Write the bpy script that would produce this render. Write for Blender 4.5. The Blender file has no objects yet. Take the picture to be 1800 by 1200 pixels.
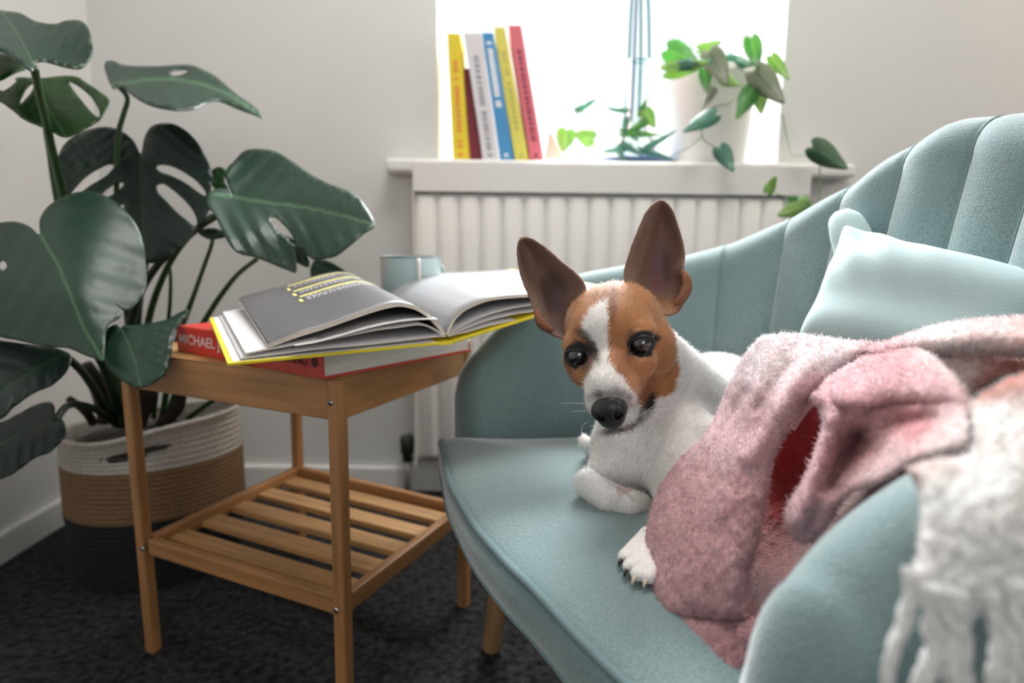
import bpy, bmesh, math, random
import numpy as np
from mathutils import Vector, Matrix
from mathutils.geometry import delaunay_2d_cdt

random.seed(7); RNG = np.random.default_rng(7)
scene = bpy.context.scene
COL = scene.collection

# ------------------------------------------------------------------ camera, sky, lights, exposure
CF, CP, CH, CR = 1200.0, 0.147, 0.607, 0.012      # focal length in px of an 1800 px frame, pitch, height, roll
cam_data = bpy.data.cameras.new('camera'); cam = bpy.data.objects.new('camera', cam_data); COL.objects.link(cam)
fw = Vector((0, math.cos(CP), -math.sin(CP))); up0 = Vector((0, math.sin(CP), math.cos(CP))); rt0 = Vector((1, 0, 0))
rt = rt0 * math.cos(CR) + up0 * math.sin(CR); up = up0 * math.cos(CR) - rt0 * math.sin(CR)
cam.matrix_world = Matrix(((rt.x, up.x, -fw.x, 0), (rt.y, up.y, -fw.y, 0), (rt.z, up.z, -fw.z, CH), (0, 0, 0, 1)))
cam_data.sensor_width = 36; cam_data.lens = 24; cam_data.clip_start = 0.02
cam_data.dof.use_dof = True; cam_data.dof.focus_distance = 0.625; cam_data.dof.aperture_fstop = 3.6
scene.camera = cam

world = bpy.data.worlds.new('overcast_sky'); scene.world = world; world.use_nodes = True
wn = world.node_tree; bg = wn.nodes['Background']
bg.inputs[0].default_value = (0.94, 0.98, 1.0, 1); bg.inputs[1].default_value = 1.45

def area_light(name, loc, target, sx, sy, power, color):
    l = bpy.data.lights.new(name, 'AREA'); l.shape = 'RECTANGLE'; l.size = sx; l.size_y = sy; l.energy = power; l.color = color
    o = bpy.data.objects.new(name, l); COL.objects.link(o); o.location = loc
    o.rotation_euler = (Vector(target) - Vector(loc)).to_track_quat('-Z', 'Y').to_euler(); return o
# daylight falling through the window over the radiator
area_light('window_daylight', (0.45, 2.6, 2.15), (0.2, 0.9, 0.5), 1.6, 1.2, 320, (0.93, 0.97, 1.0))
area_light('rear_window_daylight', (0.3, -2.42, 1.6), (0.3, 0, 1.3), 1.1, 1.0, 9, (0.95, 0.98, 1.0))
area_light('overhead_fill', (0.15, 0.90, 2.30), (0.15, 0.95, 0), 0.7, 0.7, 21, (1.0, 0.97, 0.93))  # unseen overhead fill, added so the upper walls and tops come out brighter
area_light('warm_wall_fill', (2.3, 0.75, 1.75), (1.2, 1.6, 1.0), 0.4, 0.4, 12, (1.0, 0.84, 0.70))  # added out-of-frame fill that warms the right-hand wall
scene.view_settings.view_transform = 'Standard'; scene.view_settings.look = 'None'
scene.view_settings.exposure = 0.0; scene.view_settings.gamma = 1.0; scene.view_settings.use_curve_mapping = False
scene.cycles.max_bounces = 8; scene.cycles.diffuse_bounces = 5; scene.cycles.sample_clamp_indirect = 6

# ------------------------------------------------------------------ pixel helpers: a viewing ray met at a real depth, height or plane
def ray(px, py):
    px = np.asarray(px, float); py = np.asarray(py, float)
    u, v = px - 900, py - 600
    U = u * math.cos(CR) + v * math.sin(CR); V = -u * math.sin(CR) + v * math.cos(CR)
    x, z = U / CF, -V / CF
    return np.stack([x, math.cos(CP) + z * math.sin(CP), -math.sin(CP) + z * math.cos(CP)], -1)
CO = np.array([0, 0, CH])
def atY(px, py, y): d = ray(px, py); return CO + d * (np.asarray(y, float) / d[..., 1])[..., None]
def atZ(px, py, z): d = ray(px, py); return CO + d * ((z - CH) / d[..., 2])[..., None]
def to_px(P):
    Q = np.asarray(P, float) - CO
    d = Q[..., 1] * math.cos(CP) - Q[..., 2] * math.sin(CP); u = Q[..., 1] * math.sin(CP) + Q[..., 2] * math.cos(CP)
    U = CF * Q[..., 0] / d; V = -CF * u / d
    return 900 + U * math.cos(CR) - V * math.sin(CR), 600 + U * math.sin(CR) + V * math.cos(CR)

# ------------------------------------------------------------------ object helpers
def link(name, me, parent=None, mat=None, smooth=True):
    o = bpy.data.objects.new(name, me); COL.objects.link(o)
    if parent is not None: o.parent = parent; o.matrix_parent_inverse = Matrix.Translation(-parent.location) if parent.parent is None else Matrix()
    if mat is not None and hasattr(me, 'materials'): me.materials.append(mat)
    if smooth and hasattr(me, 'polygons'): me.polygons.foreach_set('use_smooth', [True] * len(me.polygons))
    return o
def mesh_of(verts, faces):
    me = bpy.data.meshes.new('m'); me.from_pydata([tuple(map(float, v)) for v in verts], [], [tuple(map(int, f)) for f in faces]); me.update(); return me
def thing(name, label, cat, loc=(0, 0, 0), group=None):
    o = bpy.data.objects.new(name, None); COL.objects.link(o); o.empty_display_size = .02
    o.location = Vector([float(c) for c in loc]); o['label'] = label; o['category'] = cat
    if group: o['group'] = group
    return o
def tag(o, label, cat, group=None):
    o['label'] = label; o['category'] = cat
    if group: o['group'] = group
    return o
def structure(name, me, mat, smooth=False, parent=None):
    o = link(name, me, parent, mat, smooth)
    if parent is None: o['kind'] = 'structure'
    return o
def mod(o, kind, **kw):
    m = o.modifiers.new(kind.lower(), kind)
    for k, v in kw.items(): setattr(m, k, v)
    return m
def box_me(x0, x1, y0, y1, z0, z1):
    v = [(x, y, z) for z in (z0, z1) for y in (y0, y1) for x in (x0, x1)]
    f = [(0, 2, 3, 1), (4, 5, 7, 6), (0, 1, 5, 4), (2, 6, 7, 3), (0, 4, 6, 2), (1, 3, 7, 5)]
    return mesh_of(v, f)
HEXF = [(3, 2, 1, 0), (4, 5, 6, 7), (0, 1, 5, 4), (1, 2, 6, 5), (2, 3, 7, 6), (3, 0, 4, 7)]
def hexa(bottom4, top4):
    return mesh_of(list(bottom4) + list(top4), HEXF)
def join_me(parts):
    V, F = [], []
    for me in parts:
        n = len(V); V += [v.co[:] for v in me.vertices]; F += [[i + n for i in p.vertices] for p in me.polygons]
    return mesh_of(V, F)
def fix_normals(me):
    bm = bmesh.new(); bm.from_mesh(me); bmesh.ops.recalc_face_normals(bm, faces=bm.faces); bm.to_mesh(me); bm.free(); return me
def bevelled(o, w, seg=2):
    fix_normals(o.data); mod(o, 'BEVEL', width=w, segments=seg, limit_method='ANGLE'); return o
def grid_me(P, close_u=False, close_v=False, cap=False):
    P = np.asarray(P); nu, nv = P.shape[:2]; F = []
    for i in range(nu - (0 if close_u else 1)):
        for j in range(nv - (0 if close_v else 1)):
            a, b = i, (i + 1) % nu; c, d = j, (j + 1) % nv
            F.append((a * nv + c, b * nv + c, b * nv + d, a * nv + d))
    if cap: F.append(tuple(range(nv))); F.append(tuple(range((nu - 1) * nv, nu * nv))[::-1])
    return mesh_of(P.reshape(-1, 3), F)
def catmull(pts, n=6, closed=False):
    pts = np.asarray(pts, float); m = len(pts); out = []
    rng = range(m) if closed else range(m - 1)
    for i in rng:
        if closed: p0, p1, p2, p3 = pts[i - 1], pts[i], pts[(i + 1) % m], pts[(i + 2) % m]
        else: p0, p1, p2, p3 = pts[max(i - 1, 0)], pts[i], pts[i + 1], pts[min(i + 2, m - 1)]
        for k in range(n):
            t = k / n
            out.append(.5 * ((2 * p1) + (-p0 + p2) * t + (2 * p0 - 5 * p1 + 4 * p2 - p3) * t * t + (-p0 + 3 * p1 - 3 * p2 + p3) * t ** 3))
    if not closed: out.append(pts[-1])
    return np.array(out)
def tube_me(pts, rad, seg=8, sub=4):
    pts = np.asarray(pts, float)
    if sub > 1 and len(pts) > 2: P = catmull(pts, sub)
    else: P = pts
    rad = np.interp(np.linspace(0, 1, len(P)), np.linspace(0, 1, len(np.atleast_1d(rad))) if np.ndim(rad) else [0], np.atleast_1d(rad)) if np.ndim(rad) else np.full(len(P), rad)
    T = np.gradient(P, axis=0); T /= np.linalg.norm(T, axis=1)[:, None] + 1e-12
    ref = np.array([0, 0, 1.]) if abs(T[0][2]) < .9 else np.array([1., 0, 0])
    rows = []; n = np.cross(T[0], ref)
    for i in range(len(P)):
        n = n - T[i] * np.dot(n, T[i]); n /= np.linalg.norm(n) + 1e-12; b = np.cross(T[i], n)
        rows.append([P[i] + rad[i] * (n * math.cos(a) + b * math.sin(a)) for a in np.linspace(0, 2 * math.pi, seg, endpoint=False)])
    return grid_me(np.array(rows), close_v=True, cap=True)
def lathe_me(prof, seg=48, center=(0, 0, 0)):
    prof = np.asarray(prof, float); A = np.linspace(0, 2 * math.pi, seg, endpoint=False)
    P = np.array([[(center[0] + r * math.cos(a), center[1] + r * math.sin(a), center[2] + z) for a in A] for r, z in prof])
    return grid_me(P, close_v=True)
def color_attr(me, name, cols):
    ca = me.color_attributes.new(name, 'FLOAT_COLOR', 'POINT')
    c = np.ones((len(me.vertices), 4), np.float32); c[:, :3] = cols; ca.data.foreach_set('color', c.ravel())
def in_poly(px, py, poly):
    poly = np.asarray(poly, float); x, y = np.asarray(px, float), np.asarray(py, float); r = np.zeros(x.shape, bool)
    x0, y0 = poly[-1]
    for x1, y1 in poly:
        with np.errstate(divide='ignore', invalid='ignore'):
            c = ((y1 > y) != (y0 > y)) & (x < (x0 - x1) * (y - y1) / (y0 - y1 + 1e-12) + x1)
        r ^= c; x0, y0 = x1, y1
    return r
def dist_poly(px, py, poly, closed=True):
    poly = np.asarray(poly, float); P = np.stack([px, py], -1); d = np.full(P.shape[:-1], 1e9)
    m = len(poly)
    for i in range(m if closed else m - 1):
        a, b = poly[i], poly[(i + 1) % m]; ab = b - a
        t = np.clip(((P - a) @ ab) / (ab @ ab + 1e-12), 0, 1)
        d = np.minimum(d, np.linalg.norm(P - a - t[..., None] * ab, axis=-1))
    return d
def patch2d(outline, res, holes=(), n=4, smooth=True):
    """triangulate a 2-D outline with holes into an even mesh -> (points, triangles, smoothed outline)"""
    out = catmull(outline, n, True) if smooth else np.asarray(outline, float)
    hs = [catmull(h, 3, True) for h in holes]
    x0, y0 = out.min(0); x1, y1 = out.max(0)
    gx, gy = np.meshgrid(np.arange(x0, x1, res), np.arange(y0, y1, res * .87)); gx = gx + (np.arange(gx.shape[0])[:, None] % 2) * res / 2
    gx, gy = gx.ravel(), gy.ravel()
    m = in_poly(gx, gy, out) & (dist_poly(gx, gy, out) > res * .45)
    for h in hs: m &= ~in_poly(gx, gy, h) & (dist_poly(gx, gy, h) > res * .4)
    V = [Vector(p) for p in out]; E = [(i, (i + 1) % len(out)) for i in range(len(out))]
    for h in hs:
        b = len(V); V += [Vector(p) for p in h]; E += [(b + i, b + (i + 1) % len(h)) for i in range(len(h))]
    V += [Vector((a, b)) for a, b in zip(gx[m], gy[m])]
    r = delaunay_2d_cdt(V, E, [], 0, 1e-5)
    P = np.array([v[:] for v in r[0]]); T = np.array([f for f in r[2] if len(f) == 3]); c = P[T].mean(1)
    k = in_poly(c[:, 0], c[:, 1], out)
    for h in hs: k &= ~in_poly(c[:, 0], c[:, 1], h)
    return P, T[k], out
def rbf(ctrl, smooth=0.0):
    """thin-plate surface through (x, y, value) control points"""
    c = np.asarray(ctrl, float); s = 200.0; X = c[:, :2] / s; n = len(X)
    def U(r2): return np.where(r2 > 0, r2 * np.log(r2 + 1e-12), 0)
    K = U(((X[:, None] - X[None]) ** 2).sum(-1)) + smooth * np.eye(n); Pm = np.c_[np.ones(n), X]
    A = np.block([[K, Pm], [Pm.T, np.zeros((3, 3))]]); w = np.linalg.solve(A + 1e-9 * np.eye(n + 3), np.r_[c[:, 2], 0, 0, 0])
    def f(x, y):
        Q = np.stack([np.asarray(x, float), np.asarray(y, float)], -1) / s
        return U(((Q[..., None, :] - X) ** 2).sum(-1)) @ w[:n] + w[n] + Q @ w[n + 1:]
    return f
def uv_from(me, uv):
    l = me.uv_layers.new(name='leaf'); idx = np.zeros(len(me.loops), int); me.loops.foreach_get('vertex_index', idx)
    l.data.foreach_set('uv', np.asarray(uv, np.float32)[idx].ravel())

# ------------------------------------------------------------------ materials
MATS = {}
def N(nt, t, **kw):
    n = nt.nodes.new(t)
    for k, v in kw.items(): setattr(n, k, v)
    return n
def mat(name, color=(.8, .8, .8), rough=.6, metal=0, spec=.5, noise=None, bump=None, vcol=None, sheen=0, trans=0, coat=0, sub=0):
    """noise=(scale, strength, stretch)  bump=(scale, strength, distance)"""
    if name in MATS: return MATS[name]
    m = bpy.data.materials.new(name); m.use_nodes = True; nt = m.node_tree; b = nt.nodes['Principled BSDF']; L = nt.links
    b.inputs['Roughness'].default_value = rough; b.inputs['Metallic'].default_value = metal
    b.inputs['Specular IOR Level'].default_value = spec; b.inputs['Sheen Weight'].default_value = sheen; b.inputs['Sheen Roughness'].default_value = .5
    b.inputs['Coat Weight'].default_value = coat
    if sub: b.inputs['Subsurface Weight'].default_value = sub; b.inputs['Subsurface Scale'].default_value = .01
    tc = N(nt, 'ShaderNodeTexCoord'); out = b.inputs['Base Color']
    src = None
    if vcol:
        a = N(nt, 'ShaderNodeVertexColor', layer_name=vcol); src = a.outputs[0]
    if noise:
        mp = N(nt, 'ShaderNodeMapping'); mp.inputs['Scale'].default_value = noise[2] if len(noise) > 2 else (1, 1, 1); mp.vector_type = 'TEXTURE' if len(noise) > 3 else 'POINT'; mp.inputs['Rotation'].default_value[2] = noise[3] if len(noise) > 3 else 0; L.new(tc.outputs['Object'], mp.inputs[0])
        nz = N(nt, 'ShaderNodeTexNoise'); nz.inputs['Scale'].default_value = noise[0]; nz.inputs['Detail'].default_value = 5; L.new(mp.outputs[0], nz.inputs[0])
        mr = N(nt, 'ShaderNodeMapRange'); mr.inputs[1].default_value = .3; mr.inputs[2].default_value = .7
        mr.inputs[3].default_value = 1 - noise[1]; mr.inputs[4].default_value = 1 + noise[1]; L.new(nz.outputs[0], mr.inputs[0])
        vm = N(nt, 'ShaderNodeVectorMath', operation='SCALE')
        if src: L.new(src, vm.inputs[0])
        else: vm.inputs[0].default_value = color[:3]
        L.new(mr.outputs[0], vm.inputs['Scale']); src = vm.outputs[0]
    if src: L.new(src, out)
    else: out.default_value = (*color[:3], 1)
    if bump:
        nz2 = N(nt, 'ShaderNodeTexNoise'); nz2.inputs['Scale'].default_value = bump[0]; nz2.inputs['Detail'].default_value = 4
        L.new(tc.outputs['Object'], nz2.inputs[0]); bp = N(nt, 'ShaderNodeBump'); bp.inputs['Strength'].default_value = bump[1]; bp.inputs['Distance'].default_value = bump[2]
        L.new(nz2.outputs[0], bp.inputs['Height']); L.new(bp.outputs[0], b.inputs['Normal'])
    if trans:
        tr = N(nt, 'ShaderNodeBsdfTranslucent'); mx = N(nt, 'ShaderNodeMixShader'); mx.inputs[0].default_value = trans
        if src: L.new(src, tr.inputs[0])
        else: tr.inputs[0].default_value = (*[min(1, c * 1.3) for c in color[:3]], 1)
        L.new(b.outputs[0], mx.inputs[1]); L.new(tr.outputs[0], mx.inputs[2]); L.new(mx.outputs[0], nt.nodes['Material Output'].inputs[0])
    MATS[name] = m; return m
def wood(name, color, scale=60, ang=None):
    if ang is not None: return mat(name, color, rough=.5, noise=(scale, .24, (14, 1, 1), ang), bump=(300, .1, .001))
    return mat(name, color, rough=.5, noise=(scale, .28, (1, 1, .08)), bump=(300, .1, .001))
wall_m = mat('white_wall_paint', (.70, .695, .68), .85, noise=(3, .02), bump=(400, .06, .001))
white_m = mat('white_gloss_paint', (.80, .79, .77), .4)
rad_m = mat('radiator_enamel', (.80, .775, .75), .35)
ceil_m = mat('ceiling_paint', (.8, .8, .79), .9)
bamboo = wood('bamboo', (.39, .185, .068)); bamboo_l = wood('bamboo_light', (.48, .255, .098), 90, math.radians(154)); bamboo_f = wood('bamboo_front', (.39, .185, .068), 80, math.radians(153)); bamboo_s = wood('bamboo_side', (.39, .185, .068), 80, math.radians(68))
beech = wood('beech_leg', (.40, .23, .11))
steel = mat('zinc_screw', (.55, .55, .55), .35, 1)

# ------------------------------------------------------------------ the room
WY, WX = 1.60, -0.95
carpet_m = mat('charcoal_carpet', (.024, .0235, .024), .98, spec=.12, noise=(75, 1.0), bump=(260, .9, .005), sheen=.05)
structure('floor', box_me(WX - .1, 2.6, -2.2, WY + .1, -.05, 0), carpet_m)
structure('ceiling', box_me(WX - .1, 2.6, -2.2, WY + .3, 2.35, 2.45), ceil_m)
wx0, wx1, wz0, wz1 = -.174, .600, .783, 1.95
def wallpiece(x0, x1, z0, z1): return box_me(x0, x1, WY, WY + .30, z0, z1)
structure('wall_back', join_me([wallpiece(WX - .1, wx0, 0, 2.35), wallpiece(wx1, 2.6, 0, 2.35), wallpiece(wx0, wx1, 0, wz0 - .03), wallpiece(wx0, wx1, wz1, 2.35)]), wall_m)
structure('wall_left', box_me(WX - .1, WX, -2.2, WY, 0, 2.35), wall_m)
structure('wall_right', box_me(2.5, 2.6, -2.2, WY, 0, 2.35), wall_m)
structure('wall_front', join_me([box_me(WX - .1, 2.6, -2.3, -2.2, 0, 1.05), box_me(WX - .1, 2.6, -2.3, -2.2, 2.1, 2.35), box_me(WX - .1, -.25, -2.3, -2.2, 1.05, 2.1), box_me(.85, 2.6, -2.3, -2.2, 1.05, 2.1)]), wall_m)
# window: frame, mullion, pane
wf = structure('window_1', join_me([box_me(wx0 + .0005, wx0 + .03, WY + .22, WY + .27, wz0, wz1 - .001), box_me(wx1 - .03, wx1 - .0005, WY + .22, WY + .27, wz0, wz1 - .001),
      box_me(wx0 + .0005, wx1 - .0005, WY + .22, WY + .27, wz1 - .04, wz1 - .0005)]), white_m)
glass_m = bpy.data.materials.new('window_glass'); glass_m.use_nodes = True
gn = glass_m.node_tree; gn.nodes.remove(gn.nodes['Principled BSDF']); tb = N(gn, 'ShaderNodeBsdfTransparent'); gb = N(gn, 'ShaderNodeBsdfGlossy'); gb.inputs['Roughness'].default_value = .02
gx = N(gn, 'ShaderNodeMixShader'); gx.inputs[0].default_value = .06; gn.links.new(tb.outputs[0], gx.inputs[1]); gn.links.new(gb.outputs[0], gx.inputs[2]); gn.links.new(gx.outputs[0], gn.nodes['Material Output'].inputs[0])
structure('pane', box_me(wx0 + .03, wx1 - .03, WY + .245, WY + .249, wz0, wz1 - .04), glass_m, parent=wf)
sill = structure('trim_1', box_me(-.285, .755, WY - .055, WY + .275, wz0 - .03, wz0), white_m); bevelled(sill, .008, 3)
# skirting boards
def skirting(name, x0, x1, y0, y1, axis):
    o = structure(name, box_me(x0, x1, y0, y1, 0, .062), white_m); bevelled(o, .006, 2); return o
skirting('baseboard_back', WX + .012, 2.49, WY - .014, WY - .0005, 0); skirting('baseboard_left', WX + .0005, WX + .014, -2.1, WY - .0005, 1)

# ------------------------------------------------------------------ radiator
RY = 1.535
rx0, rx1 = float(atY(733, 560, RY)[0]), float(atY(1400, 560, RY)[0]); rz1 = float(atY(1060, 290, RY)[2]); rz0 = .085; grz = float(atY(1060, 334, RY)[2])
rad = thing('radiator', 'white fluted panel radiator on the wall under the window sill', 'radiator', ((rx0 + rx1) / 2, RY + .03, rz0))
nf = 18; pitch = (rx1 - rx0 - .02) / nf
pitch = (rx1 - rx0 + .004) / nf; xs = np.linspace(0, nf, nf * 16 + 1); rows = []
for z in np.r_[rz0 + .012, np.linspace(rz0 + .03, grz - .022, 3), grz - .008]:
    amp = .0 if (z < rz0 + .02 or z > grz - .01) else 1.
    rows.append([(rx0 - .002 + x * pitch, RY - .009 * amp * float(np.clip(1.15 * abs(math.sin(math.pi * x)) ** .7, 0, 1)) + .004, z) for x in xs])
o = link('front_panel', grid_me(np.array(rows)), rad, rad_m); fix_normals(o.data); mod(o, 'SOLIDIFY', thickness=.002)
o = link('back_panel', box_me(rx0 + .01, rx1 - .01, RY + .008, RY + .045, rz0 + .012, grz), rad, rad_m, False)
o = link('top_grille', join_me([box_me(rx0 - .004, rx1 + .004, RY - .012, RY - .009, grz - .008, rz1), box_me(rx0 - .004, rx1 + .004, RY - .012, RY + .052, rz1 - .0015, rz1)]
     ), rad, rad_m, False); bevelled(o, .0012)
for xx in (rx0 - .006, rx1 + .003):
    o = link('side_cover', box_me(xx, xx + .003, RY - .011, RY + .052, rz0, rz1 - .002), rad, rad_m, False); bevelled(o, .001)
o = link('inlet_pipe', tube_me([(rx0 - .03, RY + .03, .0), (rx0 - .03, RY + .03, .11)], .0075, 12, 1), rad, mat('copper_pipe', (.6, .56, .52), .4, .6))
vb = lathe_me([(0, 0), (.012, 0), (.012, .018), (.016, .02), (.017, .055), (.013, .062), (0, .062)], 20, (rx0 - .03, RY + .03, .085))
link('valve_cap', vb, rad, mat('dark_valve', (.02, .03, .025), .5))
link('valve_body', tube_me([(rx0 - .035, RY + .03, .10), (rx0 + .012, RY + .03, .10)], .008, 12, 1), rad, steel)
for bx in (rx0 + .1, rx1 - .1): link('wall_bracket', box_me(bx, bx + .03, RY + .045, WY - .0005, rz0 + .1, rz0 + .35), rad, steel, False)
# ------------------------------------------------------------------ bamboo side table
cN, cL, cR, cF = [np.array(p) for p in ((-.197, .760), (-.536, .928), (-.064, 1.072), (-.410, 1.265))]
tc_ = (cN + cL + cR + cF) / 4
TH, SH = .45, .178
table = thing('side_table', 'small square bamboo side table with a slatted lower shelf', 'table', (tc_[0], tc_[1], 0))
def inset(corner, d):
    nb = {0: (cL, cR), 1: (cN, cF), 2: (cN, cF), 3: (cL, cR)}[[cN, cL, cR, cF].index(corner) if False else [tuple(cN), tuple(cL), tuple(cR), tuple(cF)].index(tuple(corner))]
    u = nb[0] - corner; u = u / np.linalg.norm(u); v = nb[1] - corner; v = v / np.linalg.norm(v); return u, v
LW = .0178
for c in (cN, cL, cR, cF):
    u, v = inset(c, 0)
    q = [c, c + u * LW, c + u * LW + v * LW, c + v * LW]; lean = np.array([-.016, .014]) if c is cL else np.zeros(2)
    o = link('leg', hexa([(*p, 0) for p in q], [(*(p + lean), TH - .002) for p in q]), table, bamboo, False); bevelled(o, .003)
def bar(p, q, z0, z1, w, inward, m, name, par=table, bev=.0025):
    p, q = np.array(p), np.array(q); d = (q - p) / np.linalg.norm(q - p); n = np.array([-d[1], d[0]])
    if np.dot(n, tc_ - (p + q) / 2) < 0: n = -n
    a = [p + n * inward, q + n * inward, q + n * (inward + w), p + n * (inward + w)]
    o = link(name, hexa([(*x, z0) for x in a], [(*x, z1) for x in a]), par, m, False); bevelled(o, bev); return o
def between(c, d):  # rail between two legs
    w = (d - c) / np.linalg.norm(d - c); return c + w * LW, d - w * LW
for a, b_ in ((cN, cL), (cN, cR), (cL, cF), (cR, cF)):
    p, q = between(a, b_)
    gm = bamboo_f if abs((q - p)[0]) > abs((q - p)[1]) else bamboo_s
    bar(p, q, TH - .052, TH - .002, .016, .0025, gm, 'apron')
    bar(p, q, SH - .024, SH, .014, .004, gm, 'shelf_rail')
top = []
tt = [c + (tc_ - c) * .004 for c in (cN, cL, cF, cR)]
o = link('tabletop', hexa([(*p, TH - .002) for p in tt], [(*p, TH) for p in tt]), table, bamboo_l, False); bevelled(o, .0007)
# five slats run parallel to the front rail
for k in range(5):
    a0 = .105 + k * .176; a1 = a0 + .100
    def edge(t, s): return (cN + (cR - cN) * t) * (1 - s) + (cL + (cF - cL) * t) * s
    s0, s1 = .052, .948
    a = [edge(a0, s0), edge(a0, s1), edge(a1, s1), edge(a1, s0)]
    o = link('slat', hexa([(*x, SH - .021) for x in a], [(*x, SH - .011) for x in a]), table, bamboo_l, False); bevelled(o, .002)
uL = (cL - cN) / np.linalg.norm(cL - cN); nL = np.array([uL[1], -uL[0]]); nL = nL if nL[1] < 0 else -nL
for c in (cN + uL * .012, cL - uL * .012):
    for z in (TH - .03, SH - .014):
        p = c
        me = tube_me([(*(p + nL * -.002), z), (*(p + nL * .0012), z)], [.0036, .0036], 12, 1); o = link('screw', me, table, steel)
        link('screw_slot', tube_me([(*(p + nL * .0011), z), (*(p + nL * .0015), z)], .0016, 6, 1), o, mat('slot_dark', (.02, .02, .02), .8), False)

# ------------------------------------------------------------------ red hardback lying on the table
def text_me(txt, P, xdir, ydir, height, depth=.0003, width=None, offset=0.0, spacing=1.0):
    cu = bpy.data.curves.new('t', 'FONT'); cu.body = txt; cu.size = 1; cu.offset = offset; cu.extrude = 0; cu.resolution_u = 3; cu.space_character = spacing
    ob = bpy.data.objects.new('t', cu); COL.objects.link(ob); dg = bpy.context.evaluated_depsgraph_get()
    me = bpy.data.meshes.new_from_object(ob.evaluated_get(dg)); bpy.data.objects.remove(ob); bpy.data.curves.remove(cu)
    co = np.array([v.co[:] for v in me.vertices]); mn, mx = co.min(0), co.max(0)
    sx = (width / (mx[0] - mn[0])) if width else height / (mx[1] - mn[1]); sy = height / (mx[1] - mn[1])
    X, Yd = np.array(xdir, float), np.array(ydir, float); X /= np.linalg.norm(X); Yd /= np.linalg.norm(Yd); nrm = np.cross(X, Yd)
    out = np.array(P) + ((co[:, 0] - mn[0]) * sx)[:, None] * X + ((co[:, 1] - mn[1]) * sy)[:, None] * Yd + nrm * depth
    me.vertices.foreach_set('co', out.astype(np.float32).ravel()); me.update(); return me
RC0, RC1, RC2 = atZ(568, 668, TH), atZ(312, 617, TH), atZ(790, 603, TH)
ru = (RC1 - RC0); RL = np.linalg.norm(ru); ru /= RL; rv = RC2 - RC0; rv -= ru * np.dot(rv, ru); rv /= np.linalg.norm(rv); RWd = .262; RT = .036
redm = mat('red_cover', (.62, .035, .02), .38, noise=(20, .04)); paper_m = mat('page_block', (.78, .76, .74), .8, noise=(900, .10, (.02, .02, 1)), bump=(900, .3, .0005))
redbook = thing('red_book', 'thick red hardback book lying flat on the bamboo side table', 'book', (RC0 + (RC1 - RC0) / 2 + rv * RWd / 2))
ru3, rv3, z3 = ru, rv, np.array([0, 0, 1.])
def rbox(u0, u1, v0, v1, z0, z1):
    f = lambda u, v, z: RC0 + ru * u + rv * v + z3 * z
    return hexa([f(u0, v0, z0), f(u1, v0, z0), f(u1, v1, z0), f(u0, v1, z0)], [f(u0, v0, z1), f(u1, v0, z1), f(u1, v1, z1), f(u0, v1, z1)])
for z0 in (.0003, RT - .0027):
    o = link('cover_board', rbox(0, RL, .002, RWd, z0, z0 + .0027), redbook, redm, False); bevelled(o, .0008)
o = link('spine', rbox(0, RL, 0, .0028, .0004, RT - .0001), redbook, redm, False); bevelled(o, .001)
o = link('page_block', rbox(.004, RL - .004, .0029, RWd - .005, .003, RT - .0027), redbook, paper_m, False)
sp = RC0 - rv * .0004
o = link('spine_lettering', text_me('MICHAEL J', sp + ru * (RL - .008) + z3 * .0085, -ru, z3, .0175, width=.098, offset=.012), redbook, mat('spine_print', (.75, .62, .60), .6), False)
o = link('spine_lettering', text_me('IDING', sp + ru * .070 + z3 * .013, -ru, z3, .011, width=.043, offset=.012), redbook, mat('spine_dark_print', (.10, .008, .006), .6), False)
a = np.linspace(0, 2 * math.pi, 20, endpoint=False)
ring = [sp + ru * .014 + z3 * .0185 + ru * math.cos(t) * .0055 + z3 * math.sin(t) * .0055 for t in a]
o = link('spine_emblem', mesh_of([np.array(r) - rv * .0002 for r in ring], [tuple(range(20))]), redbook, MATS['spine_dark_print'], False)

# ------------------------------------------------------------------ open book with yellow cover
BZ = TH + RT + .0012
bA, bS = atZ(400, 641, BZ + .001), atZ(772, 604, BZ + .001)
bB = atY(366, 556, .918); bind = bB - bA; bind *= .300 / np.linalg.norm(bind)
wl = bS - bA; WL = np.linalg.norm(wl); wl /= WL
rS = atZ(795, 602, BZ + .001)
# the right board climbs to the armchair's arm: its near edge is met in the vertical plane through the spine
pn = np.cross(np.array([wl[0], wl[1], 0]), [0, 0, 1.]); pn /= np.linalg.norm(pn)
pr_dir = np.array([math.cos(math.radians(12)), math.sin(math.radians(12)), 0]); pnr = np.cross(pr_dir, [0, 0, 1.])
def on_plane(px, py, P0, n):
    d = ray(px, py); t = ((P0 - CO) @ n) / (d @ n); return CO + d * t[..., None] if np.ndim(t) else CO + d * t
rE = on_plane(1092, 509, rS, pnr)
wr = rE - rS; WR = np.linalg.norm(wr)
wr /= WR; wr_len = min(WR, .262)
obook = thing('open_book', 'open hardback with yellow cover and grey printed pages lying on the red book', 'book', (bS + rS) / 2)
yel = mat('yellow_cover', (.80, .66, .03), .45); grey_page = mat('grey_printed_page', (.105, .10, .105), .35, spec=.45); white_page = mat('white_page', (.80, .79, .80), .6)
cream = mat('cream_page_edge', (.78, .70, .62), .8); grey_soft = mat('pale_grey_page', (.42, .42, .44), .28, spec=.8, coat=.3)
def slab(P, d1, l1, d2, thick):
    nn = np.cross(d1, d2); nn /= np.linalg.norm(nn); nn = nn if nn[2] > 0 else -nn
    q = [P, P + d1 * l1, P + d1 * l1 + d2, P + d2]; return hexa([x - nn * thick / 2 for x in q], [x + nn * thick / 2 for x in q])
o = link('cover_board', slab(bA, wl, WL, bind, .003), obook, yel, False); bevelled(o, .0007)
o = link('cover_board', slab(rS, wr, wr_len, bind, .003), obook, yel, False); bevelled(o, .0007)
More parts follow.
